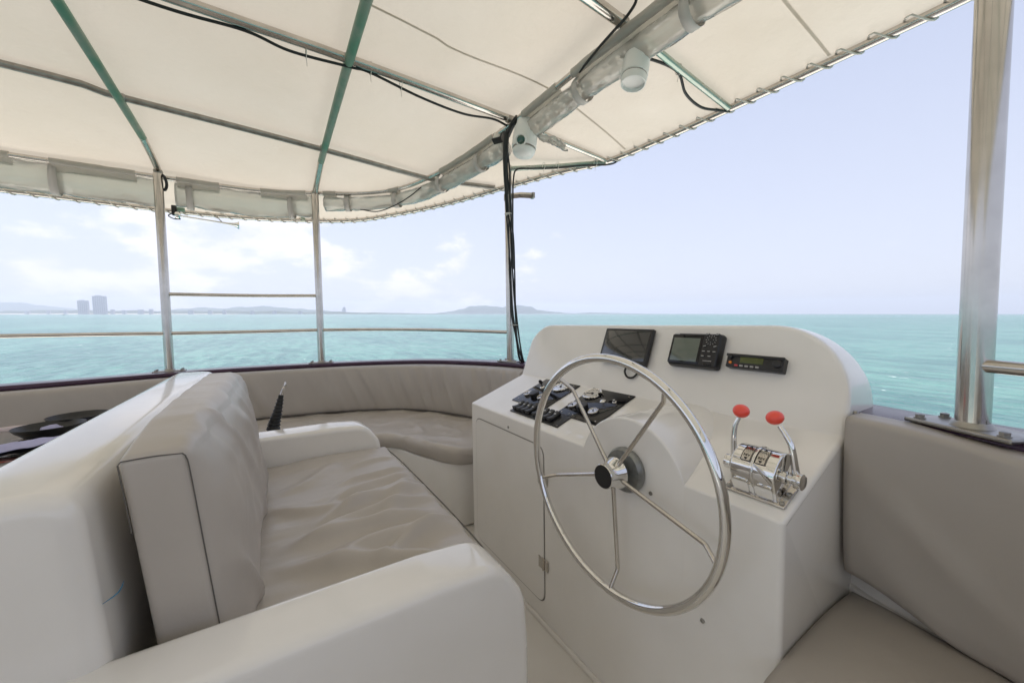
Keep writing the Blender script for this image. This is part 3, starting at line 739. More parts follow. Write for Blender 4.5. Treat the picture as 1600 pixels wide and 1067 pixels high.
part('card_slot', rbox((.0240, -.074, -.060), (.0012, .016, .0035), .0008, (1, 1, 1), 1), 'gloss', t, local=True)
part('model_lettering', join(*[rbox((.0243, -.056 - k * .0052, -.045), (.0004, .0018, .0012), .0002, (1, 1, 1), 1) for k in range(7)]), 'printw', t, local=True)

t = thing('radio', 'slim black radio with olive display and an orange button, rightmost on the panel', 'radio', upr(1.279, .697, .014), upframe(1.28, .69, 0, -.02))
part('housing', rbox((0, -.003, 0), (.018, .097, .0265), .004, (1, 1, 1), 2), 'black', t, local=True)
part('front_lip', rbox((.017, -.003, .021), (.006, .099, .005), .002, (1, 1, 1), 1), 'black', t, local=True)
part('display', rbox((.0185, .004, .006), (.0012, .040, .0135), .0008, (1, 1, 1), 1), 'olive', t, local=True)
part('orange_knob', lathe([(.0055, 0), (.0050, .004), (0, .005)], 16, (.018, .077, -.009), (1, 0, 0)), 'orange', t, local=True)
part('volume_knob', lathe([(.009, 0), (.0085, .008), (.006, .010), (0, .010)], 18, (.018, .080, .012), (1, 0, 0)), 'black', t, local=True)
for k in range(5):
    part('button', rbox((.0195, .054 - k * .0185, -.0185), (.002, .006, .0032), .001, (1, 1, 1), 1), 'redbtn' if k == 0 else 'greybtn', t, local=True, label='red button' if k == 0 else None)
part('channel_knob', lathe([(.014, 0), (.0135, .010), (.010, .012), (0, .012)], 22, (.018, -.083, .0), (1, 0, 0)), 'black', t, local=True)

MIRY = False
# ================================================================== STEERING WHEEL
WX, WY, WZ, WR = .95, .903, .921, .402
t = thing('steering_wheel', 'large polished steel wheel with five spokes on the console front', 'steering wheel', (WX, WY, WZ))
ring = [Vector((WX + .0 + math.sin(a) * -.006, WY + WR * math.cos(a), WZ + WR * math.sin(a))) for a in [2 * math.pi * k / 128 for k in range(128)]]
part('rim', tube(ring, .0145, 14, closed=True), 'chrome', t)
for a in (50, 124, 196, 268, 340):
    a = rad(a); c, s = math.cos(a), math.sin(a)
    P = [(WX + .03, WY + .030 * c, WZ + .030 * s), (WX + .043, WY + .335 * c, WZ + .335 * s), (WX + .040, WY + .343 * c, WZ + .343 * s), (WX + .002, WY + (WR - .006) * c, WZ + (WR - .006) * s)]
    part('spoke', tube(P, [.0078, .0072, .0072, .0068], 12), 'steel', t)
hub = part('hub', lathe([(.040, 0), (.0415, .002), (.0415, .006), (.040, .012), (.043, .03), (.052, .055), (.054, .062), (.038, .066)], 40, (WX - .018, WY, WZ), (1, 0, 0)), 'chrome', t)
part('hub_socket', lathe([(.0385, .0005), (.036, .002), (.034, .03), (.0, .031)], 32, (WX - .019, WY, WZ), (1, 0, 0)), 'black', hub)
part('hub_nut', lathe([(.011, -.004), (.011, .006), (.0, .006)], 6, (WX + .006, WY, WZ), (-1, 0, 0)), 'dullsteel', hub)
part('mounting_ring', lathe([(.032, 0), (.032, .03), (.072, .034), (.079, .046), (.079, .058), (.074, .066)], 40, (WX + .041, WY, WZ), (1, 0, 0)), 'cast', t)

# ================================================================== THROTTLE CONTROL
T0 = dash(1.165, .508, .0)
thr = thing('throttle_control', 'chrome twin-lever engine control with two red knobs on the right of the dash', 'throttle control', T0, ROT_D)
# local: x up the dash, y to port (left in view), z off the dash
part('base_plate', rbox((0, 0, .004), (.072, .078, .004), .003, (1, 1, 1), 2), 'steel', thr, local=True)
prof = [(-.062, .006), (-.060, .056)] + [(.0 - .060 * math.cos(a), .056 + .054 * math.sin(a)) for a in [math.pi * k / 18 for k in range(1, 18)]] + [(.060, .056), (.062, .006)]
hs = part('housing', slices(lambda y: prof, [-.058, 0, .058], .006, 4), 'chrome', thr, local=True)
part('center_rib', slices(lambda y: [(x * 1.035, .006 + (z - .006) * 1.035) for x, z in prof], [-.004, 0, .004], .0015, 2), 'chrome', hs, local=True)
for y in (-.030, .030):
    part('recessed_panel', frontplate([(a + y, b + .030) for a, b in fillet([(-.020, -.020), (-.020, .020), (.020, .020), (.020, -.020)], [.008] * 4, 4)], -.0645, -.060), 'chrome', hs, local=True)
for s in (-1, 1):
    part('shaft', lathe([(.017, 0), (.017, .006), (.011, .008), (.011, .022), (.019, .023), (.021, .030), (.021, .040), (.016, .043), (0, .043)], 24, (0, s * .057, .045), (0, s, 0)), 'chrome', thr, local=True)
for (x, y) in ((-.06, .068), (.06, .068), (-.06, -.068), (.06, -.068), (-.02, -.071)):
    part('bolt', lathe([(.007, 0), (.007, .004), (.004, .006), (0, .006)], 6, (x, y, .008)), 'dullsteel', thr, local=True)
# plates with lettering on the curved top
def text_mesh(s, size):
    cu = bpy.data.curves.new('lettering', 'FONT'); cu.body = s; cu.size = size; cu.align_x = 'CENTER'; cu.align_y = 'CENTER'; cu.extrude = .0002
    o = bpy.data.objects.new('tmp', cu); link(o); dg = bpy.context.evaluated_depsgraph_get(); me = bpy.data.meshes.new_from_object(o.evaluated_get(dg))
    V = [v.co.copy() for v in me.vertices]; F = [tuple(p.vertices) for p in me.polygons]
    bpy.data.objects.remove(o); bpy.data.curves.remove(cu); bpy.data.meshes.remove(me); return V, F
def wrap(u, y, d):        # u = arc length from the crest towards the helm
    a = math.pi / 2 - u / .056; a = math.pi / 2 + u / .056
    r = .054 + d
    # angle measured so that u>0 goes down the helm side (negative x)
    return Vector((math.cos(math.pi / 2 + u / .056) * (r + .0065), y, .0575 + math.sin(math.pi / 2 + u / .056) * r))
for yc in (.0185, -.0185):
    nU, nY = 14, 2; V, F = [], []
    for d in (.0, .0022):
        for i in range(nU + 1):
            for j in range(nY): V.append(wrap(-.010 + .050 * i / nU, yc + (-.0125 + .025 * j), d))
    k = (nU + 1) * nY
    for i in range(nU): F.append((k + i * 2, k + i * 2 + 1, k + i * 2 + 3, k + i * 2 + 2))
    for i in range(nU): F += [(i * 2, k + i * 2, k + i * 2 + 2, i * 2 + 2), (i * 2 + 1, i * 2 + 3, k + i * 2 + 3, k + i * 2 + 1)]
    F += [(0, 1, k + 1, k), (nU * 2, k + nU * 2, k + nU * 2 + 1, nU * 2 + 1)]
    pl = part('label_plate', (V, F), 'steel', thr, local=True)
    ls = []
    for s, u, sz in (('FWD', .0045, .0095), ('- - -', .0145, .007), ('REV', .0245, .0095)):
        tv, tf = text_mesh(s, sz)
        # helm reader sees text upright: right = -Y, up = towards bow (-u)
        ls.append(([wrap(u - p.y, yc - p.x, .0030) for p in tv], tf))
    for u0, dirn in ((-.004, -1), (.033, 1)):
        ls.append(([wrap(u0 + dirn * .0045, yc, .0031), wrap(u0 - dirn * .002, yc + .005, .0031), wrap(u0 - dirn * .002, yc - .005, .0031)], [(0, 1, 2)]))
    for (ua, ya, ub, yb) in ((-.010, -.012, .040, -.012), (-.010, .012, .040, .012), (-.0098, -.012, -.0098, .012), (.0396, -.012, .0396, .012)):
        ls.append(tube([wrap(ua + (ub - ua) * q / 8, yc + ya + (yb - ya) * q / 8, .0024) for q in range(9)], .0009, 5))
    part('lettering', join(*ls), 'print', pl, local=True, sharp=None)
# levers: local coords from boat coords
Rinv = Matrix.Rotation(SL, 3, 'Y')
def tl(x, y, z): return Rinv @ (Vector((x, y, z)) - T0)
for nm, P, K_ in (('port', [(1.165, .590, 1.005), (1.163, .592, 1.05), (1.163, .593, 1.10), (1.165, .590, 1.130), (1.168, .582, 1.155)], (1.170, .577, 1.176)),
                  ('stbd', [(1.165, .428, 1.010), (1.163, .434, 1.05), (1.162, .443, 1.105), (1.163, .456, 1.130), (1.166, .474, 1.155)], (1.168, .487, 1.175))):
    lv = part('lever', tube(catmull([tl(*p) for p in P], 5), [.010 - .0035 * i / 20 for i in range(21)], 12), 'chrome', thr, local=True)
    kc = tl(*K_); q = Matrix.Rotation(.25 if nm == 'port' else -.25, 3, 'X')
    vf = lathe([(.0225 * math.sin(math.pi * k / 14), -.0185 * math.cos(math.pi * k / 14)) for k in range(15)], 24)
    part('knob', xf(vf, kc, q), 'red', lv, local=True, sharp=None)

# ================================================================== HELM SEAT
seat = thing('helm_chair', 'white moulded double-width helm seat with rounded arms and high back shell', 'helm seat', (.1, 1.7, 0))
arm_p = lambda z1, xb: fillet([(xb, 0), (xb, z1), (.30, z1), (.47, z1 - .012), (.545, z1 - .12), (.555, z1 - .26), (.552, 0)], [0, .0, .2, .12, .12, .1, 0], 5)
part('arm', slices(lambda y: arm_p(.850, -.46), [.795, .962], .03, 6), 'gel', seat, sharp=28)
part('arm', slices(lambda y: arm_p(.850, -.30), [2.37, 2.56], .03, 6), 'gel', seat, sharp=28)
part('base', slices(lambda y: fillet([(-.40, 0), (-.40, .60), (.545, .60), (.535, 0)], [0, .01, .02, 0], 3), [.90, 2.45], .005, 2), 'gel', seat)
shp = fillet([(-.235, .02), (-.266, .85), (-.292, 1.172), (-.50, 1.176), (-.56, .02)], [0, .2, .065, .065, 0], 8)
part('back_shell', slices(lambda y: shp, [.928, 2.96], .034, 7), 'gel', seat, sharp=28)

# seat cushion with loose, rumpled cover
def smooth01(a, b, x): x = max(0, min(1, (x - a) / (b - a))); return x * x * (3 - 2 * x)
def fold(x, y, x0, y0, x1, y1, w, h):
    d = Vector((x1 - x0, y1 - y0)); ln = d.length; d /= ln; p = Vector((x - x0, y - y0)); s = p.dot(d) / ln; q = p.x * -d.y + p.y * d.x
    q += .03 * math.sin(s * 3.5 + x0 * 9)
    e = smooth01(-.05, .3, s) * (1 - smooth01(.7, 1.05, s)); return h * e * math.exp(-(q / w) ** 2)
def seat_rumple(q, n, h):
    X, Y = q.x + .215, q.y + 1.665
    if n.z > .3 or q.z > .0:
        z = 0
        for a in FOLDS: z += 1.9 * fold(X, Y, *a[:4], a[4] * 1.3, a[5])
        z += .010 * fbm(X * 2.2, Y * 1.6, 5, 3) + .004 * fbm(X * 3 + 1.5 * Y, Y * 10, 8, 3) + .010 * (1 - (q.x / h[0]) ** 4) * (1 - (q.y / h[1]) ** 4)
        e = smooth01(-.05, .03, q.z); q = q + Vector((0, 0, z * e))
    q = q + Vector((n.x, 0, 0)) * .006 * fbm(X * 2, Y * 7, q.z * 4, 3)
    return q
FOLDS = [(.58, 1.95, .22, 1.80, .018, .012), (.60, 1.86, .16, 1.62, .022, .016), (.58, 1.76, .20, 1.52, .016, .012), (.60, 1.68, .10, 1.50, .024, .016),
         (.60, 1.55, .05, 1.42, .020, .015), (.56, 1.42, .0, 1.40, .026, .018), (.60, 1.28, .12, 1.26, .030, .020), (.52, 1.10, -.02, 1.28, .026, .020), (.42, .98, -.02, 1.12, .022, .016),
         (.30, 2.2, .02, 1.9, .03, .010), (-.05, 1.75, .3, 1.6, .025, .012), (.58, 2.15, .3, 2.0, .02, .010), (.60, 1.35, .25, 1.15, .016, .012), (.5, 1.8, .35, 1.35, .03, .010)]
t = thing('seat_cushion', 'rumpled taupe vinyl cushion lying on the helm seat between its arms', 'cushion', (.215, 1.665, .60))
part('cover', rbox((.215, 1.665, .650), (.360, .695, .052), .022, (90, 150, 3), 4, seat_rumple), 'vinyl', t, sharp=None)
part('edge_piping', tube(catmull([(.572, .99, .692), (.578, 1.3, .697), (.576, 1.7, .700), (.574, 2.1, .697), (.566, 2.34, .690)], 8), .0028, 6), 'seam', t)

# backrest cushion, box shaped, leaning on the shell
LEAN = .10
def back_puff(q, n, h):
    u, v = q.y / h[1], q.z / h[2]
    e = (1 - abs(u) ** 10)
    if n.x > .05: # front
        q = q + Vector((.058 * (1 - max(0, v) ** 3 * .9) * (1 - (max(0, -v)) ** 8 * .4) * (1 - abs(u) ** 9), 0, 0)) * smooth01(.0, 1.0, n.x)
        w = (1 - abs(fbm(q.y * 2.6 + q.z * 2.2, q.z * 1.1, 4.4, 3))) ** 4
        q = q + Vector(((.021 * w + .008 * fbm(q.y * 4, q.z * 5, 1, 3)) * e * smooth01(0, 1, n.x), 0, 0))
    if n.z > .25: q = q + Vector((0, 0, (.034 * (1 - abs(u) ** 6) + .004 * fbm(q.y * 6, q.x * 6, 2, 3)) * n.z))
    q = q + Vector((-LEAN * q.z, 0, 0))
    return q
BC = Vector((-.180, 1.700, .950)); BH = Vector((.052, .700, .248))
t = thing('back_cushion', 'thick boxy taupe back cushion with stitched seam, propped against the helm seat shell', 'cushion', (-.17, 1.7, .70))
part('cover', rbox(BC, BH, .016, (4, 120, 60), 4, back_puff), 'vinyl', t, sharp=None)
ye = BC.y - BH.y - .0005
def ep(x, z): return Vector((BC.x + x - LEAN * z, ye + .003, BC.z + z))
part('seam_piping', tube(catmull([ep(.050, -.24), ep(.050, 0), ep(.0505, .20), ep(.048, .236)], 6) + catmull([ep(.044, .2415), ep(0, .244), ep(-.046, .2425)], 5) + [ep(-.0515, .236), ep(-.0515, .1)], .0013, 6), 'seam', t)
# scrap of blue tape on the shell edge
solo('tape_scrap', (lambda P: join(tube(P, [.001, .0035, .004, .0025, .0006], 6, squash=.3)))([(-.276, .958, .950), (-.2595, .956, .960), (-.252, .953, .967), (-.247, .952, .976), (-.244, .952, .986)]), 'bluetape',
     'tiny curl of bright blue tape stuck on the rim of the seat shell', 'tape')

# ================================================================== DINING TABLE BEHIND THE SEAT
tb = thing('dining_table', 'grey-topped table with pale edge trim, laid for a meal behind the helm seat', 'table', (-1.5, 3.3, 0))
part('table_top', rbox((-1.62, 3.33, .765), (.95, .50, .018), .008, (1, 1, 1), 2), 'tabletop', tb)
part('edge_trim', rbox((-1.62, 3.85, .790), (.96, .016, .016), .006, (1, 1, 1), 2), 'pink', tb)
for x in (-2.35, -.9):
    part('leg', tube([(x, 3.33, 0), (x, 3.33, .75)], .04, 16), 'steel', tb)
solo('table_runner', rbox((-1.5, 3.02, .7865), (.75, .10, .002), .0015, (1, 1, 1), 1), 'redtrim', 'narrow red and pale runner along the near side of the dining table', 'runner')
def bowl(x, y, r, h, lab, z=.79):
    t = thing('bowl', lab, 'bowl', (x, y, z), group='black bowls on the dining table')
    part('shell', lathe([(r * .35, 0), (r * .38, .004), (r * .7, h * .3), (r * .93, h * .75), (r, h), (r * .985, h + .002), (r * .95, h - .002), (r * .88, h * .74), (r * .62, h * .32), (0, h * .2)], 40, (x, y, z)), 'black', t)
bowl(-1.10, 3.93 - .25, .15, .075, 'black bowl furthest along the table, half hidden by the seat shell')
bowl(-1.14, 3.40, .15, .075, 'black bowl in the middle of the row, beside the gold forks')
def plate(x, y, r, lab):
    return solo('plate', lathe([(r * .6, 0), (r * .62, .004), (r, .020), (r * .99, .023), (r * .6, .008), (0, .007)], 40, (x, y, .79)), 'gloss', lab, 'plate', loc=(x, y, .79), group='black plates on the dining table')
plate(-1.12, 3.08, .17, 'black plate nearest the seat shell, under a white and lavender napkin')
def napkin(x, y, ang, s, lab):
    P = [(-.16, -.05), (.12, -.08), (.16, .06), (-.10, .09)]; V, F = [], []; n = 16
    for i in range(n + 1):
        for j in range(n + 1):
            u, v = i / n, j / n; a = Vector(P[0]).lerp(Vector(P[1]), u); b = Vector(P[3]).lerp(Vector(P[2]), u); p = a.lerp(b, v) * s
            c, si = math.cos(ang), math.sin(ang)
            V.append((x + p.x * c - p.y * si, y + p.x * si + p.y * c, .813 + .03 * math.sin(math.pi * v) * (1 - u) + .01 * fbm(u * 3, v * 3, x, 2) + .018 * u))
    for i in range(n):
        for j in range(n): a = i * (n + 1) + j; F.append((a, a + 1, a + n + 2, a + n + 1))
    o = solo('napkin', (V, F), 'napkin', lab, 'napkin', sharp=None, group='folded napkins'); md = o.modifiers.new('thickness', 'SOLIDIFY'); md.thickness = .003
    return o
napkin(-1.12, 3.12, .5, 1.0, 'lavender napkin folded across the nearest black plate')
napkin(-1.10, 3.56, .5, .9, 'lavender napkin between the two black bowls')
for k in range(3):
    solo('fork', join(tube([(-1.28 + k * .018, 3.17, .80), (-1.22 + k * .018, 3.38, .806)], .0025, 6), *[tube([(-1.22 + k * .018 + d, 3.38, .806), (-1.20 + k * .018 + d, 3.43, .812)], .0012, 5) for d in (-.004, 0, .004)]), 'brass',
         ['furthest left', 'middle', 'furthest right'][k] + ' of the three gold forks beside the middle black bowl', 'fork', group='gold forks by the middle bowl')

# ribbed black handle with bent silver tip, standing on the bench behind the far arm
t = thing('ribbed_handle', 'tapering ribbed black handle with a bent silver tip, standing up behind the far seat arm', 'handle', (.0, 2.9, .58))
P = [Vector((-.02, 2.9, .585)), Vector((-.008, 2.9, .77)), Vector((.02, 2.9, .88)), Vector((.045, 2.9, .99))]
PP = catmull(P, 14); nP = len(PP)
part('grip', tube(PP, [(.034 * (1 - i / nP) + .013) * (1 + .10 * math.sin(i * 2.2)) for i in range(nP)], 14), 'rubber', t)
part('tip', tube(catmull([(.045, 2.9, .985), (.056, 2.9, 1.02), (.068, 2.9, 1.045), (.070, 2.9, 1.072)], 5), [.010, .010, .010, .010, .009, .009, .009, .009, .009, .008, .008, .008, .007, .006, .005, .004], 10), 'steel', t)
for k in range(12):
    p = PP[5 + k * 3]; part('rib', lathe([(.0, -.003), ((.034 * (1 - (5 + k * 3) / nP) + .018), -.0025), ((.034 * (1 - (5 + k * 3) / nP) + .018), .0025), (0, .003)], 14, p, (.14, 0, 1)), 'black', t)

# ================================================================== POSTS, GUARD RAILS
def post(x, y, zt, r, lab, ang, plate_r=.11, lean=(0, 0)):
    z0 = railz(y) + .008
    t = thing('canopy_post', lab, 'post', (x, y, z0), group='steel posts carrying the canopy')
    part('tube', tube([(x, y, z0 + .005), (x + lean[0] * .5, y + lean[1] * .5, (z0 + zt) / 2), (x + lean[0], y + lean[1], zt)], r, 24), 'steel', t)
    R = Matrix.Rotation(ang, 3, 'Z')
    bp = part('base_plate', xf(rbox((0, 0, 0), (plate_r, .058, .006), .004, (1, 1, 1), 2), (x, y, z0 + .004), R), 'dullsteel', t)
    part('weld_collar', lathe([(r + .010, 0), (r + .004, .010), (r, .014)], 24, (x, y, z0 + .009)), 'dullsteel', t)
    for sx in (-1, 1):
        for sy in (-1, 1):
            c = R @ Vector((sx * plate_r * .78, sy * .038, 0)) + Vector((x, y, z0 + .010))
            part('bolt', lathe([(.013, 0), (.013, .003), (.010, .0035), (.010, .011), (.004, .013), (0, .013)], 6, c), 'dullsteel', bp)
    return t
posts = [(-.755, 4.40, 2.745, .033, 'aft port post at the left, by the air horn', rad(4)), (.43, 4.30, 2.77, .033, 'middle port post between the two sea gaps', rad(-12)),
         (1.80, 2.86, 2.80, .033, 'port bow post carrying the bundle of black cables', rad(-72)), (1.50, .178, 2.86, .031, 'thick close starboard post at the right edge of the view', rad(-118))]
for a in posts: post(*a)
def bar(P, r, lab, n=12, mm='steel'):
    t = thing('guard_rail', lab, 'guard rail', P[0], group='steel guard rails between the posts')
    part('tube', tube(P, r, n), mm, t)
    for e in (P[0], P[-1]): part('weld_collar', lathe([(r + .004, -.004), (r + .004, .004)], 12, e, Vector(P[1]) - Vector(P[0])), 'dullsteel', t)
bar(catmull([(-4.6, 3.75, 1.41), (-2.6, 4.10, 1.40), (-1.2, 4.36, 1.39), (-.755, 4.40, 1.385)], 6), .016, 'low guard rail running off the left edge from the aft port post')
bar(catmull([(-.755, 4.40, 1.385), (-.1, 4.42, 1.385), (.43, 4.30, 1.39)], 6), .016, 'low guard rail between the aft and middle port posts')
bar(catmull([(-.755, 4.40, 1.725), (-.1, 4.42, 1.73), (.43, 4.30, 1.735)], 6), .016, 'upper guard rail between the aft and middle port posts')
bar(catmull([(.43, 4.30, 1.39), (.95, 4.12, 1.385), (1.42, 3.66, 1.375), (1.80, 2.86, 1.355)], 8), .016, 'low guard rail curving round the port bow to the cable post')
bar(catmull([(1.50, .178, 1.325), (1.40, .03, 1.325), (1.15, -.25, 1.325), (.6, -.72, 1.325)], 8), .0165, 'short piece of guard rail at the far right, beyond the thick post')

# ---- awning --------------------------------------------------------------------------
edge = [(-4.6, 4.95, 2.60), (-3.2, 5.0, 2.605), (-1.87, 5.05, 2.61), (-.784, 5.13, 2.61), (-.083, 5.09, 2.62), (.78, 4.76, 2.63), (1.25, 4.35, 2.67), (1.647, 3.82, 2.71), (2.01, 3.12, 2.75), (2.244, 2.65, 2.77), (2.443, 2.306, 2.78),
        (2.508, 1.80, 2.785), (2.525, 1.35, 2.785), (2.53, 1.03, 2.785), (2.53, .72, 2.785), (2.53, .5, 2.785), (2.52, .30, 2.785), (2.45, -.1, 2.78), (2.25, -.65, 2.75), (1.8, -1.2, 2.70), (1.2, -1.65, 2.66), (.3, -1.85, 2.62), (-1.5, -1.95, 2.60), (-4.6, -1.9, 2.60)]
E_ = resample(catmull(edge, 12), .05)
nE = len(E_)
spine = lambda u: Vector((-4.6 + (5.3) * max(0, min(1, (u if u < .5 else 1 - u) / .36)) ** .9, 1.5, 2.94))
def g_(w): return 0 if w < .5 else ((w - .5) / .5) ** 1.45
awn = thing('awning', 'cream fabric awning laced to a steel tube frame over the whole flybridge', 'awning', (0, 1.5, 2.9))
V, F = [], []; NW = 46
EI = off(E_, -.006)      # inner hem line lies just inside the edge tube
for i, e in enumerate(EI):
    u = i / (nE - 1); s = spine(u)
    for j in range(NW + 1):
        w = j / NW; p = s.lerp(e, w); z = 2.955 - (2.955 - (e.z + .014)) * g_(w)
        z += .014 * math.sin(p.x * 5.3) * math.sin((p.y - 1.2) * 2.7) * (1 - w ** 4) + .006 * fbm(p.x * 1.5, p.y * 1.5, 1, 3) * (1 - w ** 6)
        V.append((p.x, p.y, z))
for i in range(nE - 1):
    for j in range(NW): a = i * (NW + 1) + j; F.append((a, a + 1, a + NW + 2, a + NW + 1))
bvh = BVHTree.FromPolygons([Vector(v) for v in V], F)
fab = part('fabric', (V, F), 'canvas', awn, sharp=None)
def zf(x, y):
    h = bvh.ray_cast(Vector((x, y, 2.0)), Vector((0, 0, 1))); return h[0].z if h[0] else bvh.find_nearest(Vector((x, y, 2.8)))[0].z
# hem: doubled strip of cloth
V2, F2 = [], []
EH = off(E_, .035); EH2 = off(E_, -.06) if False else off(E_, .12)
hem_in = []
for i, (a, e) in enumerate(zip(EI, E_)):
    s = spine(i / (nE - 1)); d = (s - e); d.z = 0; d.normalize(); q = a + d * .045
    V2 += [(a.x, a.y, a.z + .008), (q.x, q.y, zf(q.x, q.y) - .003)]
F2 = [(i * 2, i * 2 + 1, i * 2 + 3, i * 2 + 2) for i in range(nE - 1)]
part('edge_tube', tube(E_, .0225, 14), 'steel', awn)
# lacing cord spiralling over the edge tube through the eyelets
lp = []; s_acc = 0; step = .125; EF = resample(E_, .0125)
for i in range(3, len(EF) - 3):
    ph = 2 * math.pi * (i * .0125) / step
    t_ = (EF[i + 1] - EF[i - 1]).normalized(); inw = Vector((t_.y, -t_.x, 0)); c = math.cos(ph)
    inw = -Vector((-t_.y, t_.x, 0))
    rr = .0285 + (.045 * max(0, c) ** 3)
    lp.append(EF[i] + inw * (c * rr) + Vector((0, 0, -1)) * (math.sin(ph) * .0285) + t_ * (.02 * math.sin(ph)))
part('lacing', tube(lp, .0045, 6), 'rope', awn, sharp=None)
for i in range(len(EF)):
    pass
# frame tubes following the fabric
def under(P, r, gap=.004, n=10):
    Q = catmull([(x, y, 0) for x, y in P], n)
    Q = resample(Q, .12)
    Z = [zf(p.x, p.y) - r - gap for p in Q]
    for _ in range(60): Z = [Z[0]] + [(Z[i - 1] + Z[i + 1]) / 2 for i in range(1, len(Z) - 1)] + [Z[-1]]
    return [Vector((p.x, p.y, min(z, zf(p.x, p.y) - r - gap + .015))) for p, z in zip(Q, Z)]
def ftube(name, P, r, mm, label=None, seg=12):
    return part(name, tube(under(P, r), r, seg), mm, awn, label=label)
ftube('fore_aft_tube', [(-4.5, 3.30), (-1.21, 3.37), (-.75, 3.45), (.424, 3.50), (1.28, 3.50), (1.60, 3.38), (1.90, 3.24)], .021, 'dullsteel')
ftube('fore_aft_tube', [(-4.5, 2.28), (-.36, 2.325), (.44, 2.335), (1.54, 2.38)], .024, 'steel')
ftube('fore_aft_tube', [(1.54, 2.38), (1.95, 2.36), (2.44, 2.31)], .019, 'steel')
ftube('fore_aft_tube', [(-4.5, 1.22), (-.36, 1.24), (.5, 1.28), (1.54, 1.36)], .028, 'steel')
ftube('fore_aft_tube', [(1.54, 1.36), (1.95, 1.36), (2.525, 1.345)], .019, 'pale_green', 'front tube with a strip of pale green film')
ftube('fore_aft_tube', [(-4.5, .15), (.5, .18), (1.54, .20), (2.46, .22)], .024, 'steel')
for x in (-3.2, -1.95):
    ftube('cross_tube', [(x, -1.85), (x, 1.0), (x, 3.0), (x, 4.3), (x, 4.98)], .024, 'green', 'cross tube with green film')
ftube('cross_tube', [(-.75, -1.9), (-.75, 1.0), (-.75, 2.6), (-.75, 3.45), (-.75, 3.95)], .024, 'green', 'curved cross tube at the left with green film')
ftube('cross_tube', [(-.75, 3.9), (-.75, 4.2), (-.755, 4.42)], .0238, 'steel')
ftube('cross_tube', [(.43, -1.8), (.43, 1.0), (.43, 2.3), (.43, 3.5), (.43, 3.75)], .026, 'green', 'cross tube with green film over the helm seat')
ftube('cross_tube', [(.43, 3.7), (.43, 4.0), (.43, 4.32)], .0257, 'steel')
# curtain rail: port side, round the bow corner, and across the front
CR = catmull([(-4.5, 4.30, 2.72), (-2.2, 4.42, 2.735), (-.755, 4.46, 2.735), (0, 4.46, 2.745), (.43, 4.32, 2.755), (.85, 4.12, 2.77), (1.15, 3.85, 2.79), (1.33, 3.45, 2.815), (1.44, 3.02, 2.84), (1.505, 2.55, 2.86), (1.525, 2.2, 2.865), (1.53, 1.7, 2.87), (1.54, 1.3, 2.87), (1.55, .8, 2.868), (1.545, .2, 2.865), (1.50, -.4, 2.85), (1.3, -1.0, 2.80), (.4, -1.4, 2.74), (-4, -1.5, 2.72)], 12)
part('curtain_rail', tube(CR, .020, 12), 'steel', awn)
part('brace_tube', tube([(1.80, 2.86, 2.775), (2.10, 2.62, 2.772), (2.42, 2.31, 2.765)], .020, 12), 'pale_green', awn, label='brace tube with pale green film, from the bow post to the edge')
for (x, y) in ((-.75, 3.45), (.43, 3.5), (.43, 2.335), (-.75, 2.32), (1.52, 2.38), (1.54, 1.36), (-.755, 4.42), (.43, 4.3)):
    z = zf(x, y) - .03
    part('weld', rbox((x, y, z - .002), (.030, .030, .020), .014, (1, 1, 1), 3), 'dullsteel', awn)
# faint stitched seams across the cloth
for P in ([(-4.4, 1.86), (.276, 1.936), (.872, 1.979), (1.524, 2.013), (1.95, 2.05), (2.44, 2.12)], [(2.50, .83), (1.9, .86), (1.2, .8), (-4.4, .7)]):
    Q = [Vector((p.x, p.y, zf(p.x, p.y) - .0025)) for p in resample(catmull([(x, y, 0) for x, y in P], 6), .1)]
    V = []; 
    for i, p in enumerate(Q):
        d = (Q[min(len(Q) - 1, i + 1)] - Q[max(0, i - 1)]).normalized(); o = Vector((-d.y, d.x, 0)) * .007; V += [p + o, p - o]
    part('seam', (V, [(2 * i, 2 * i + 1, 2 * i + 3, 2 * i + 2) for i in range(len(Q) - 1)]), 'canvas', awn, sharp=None)

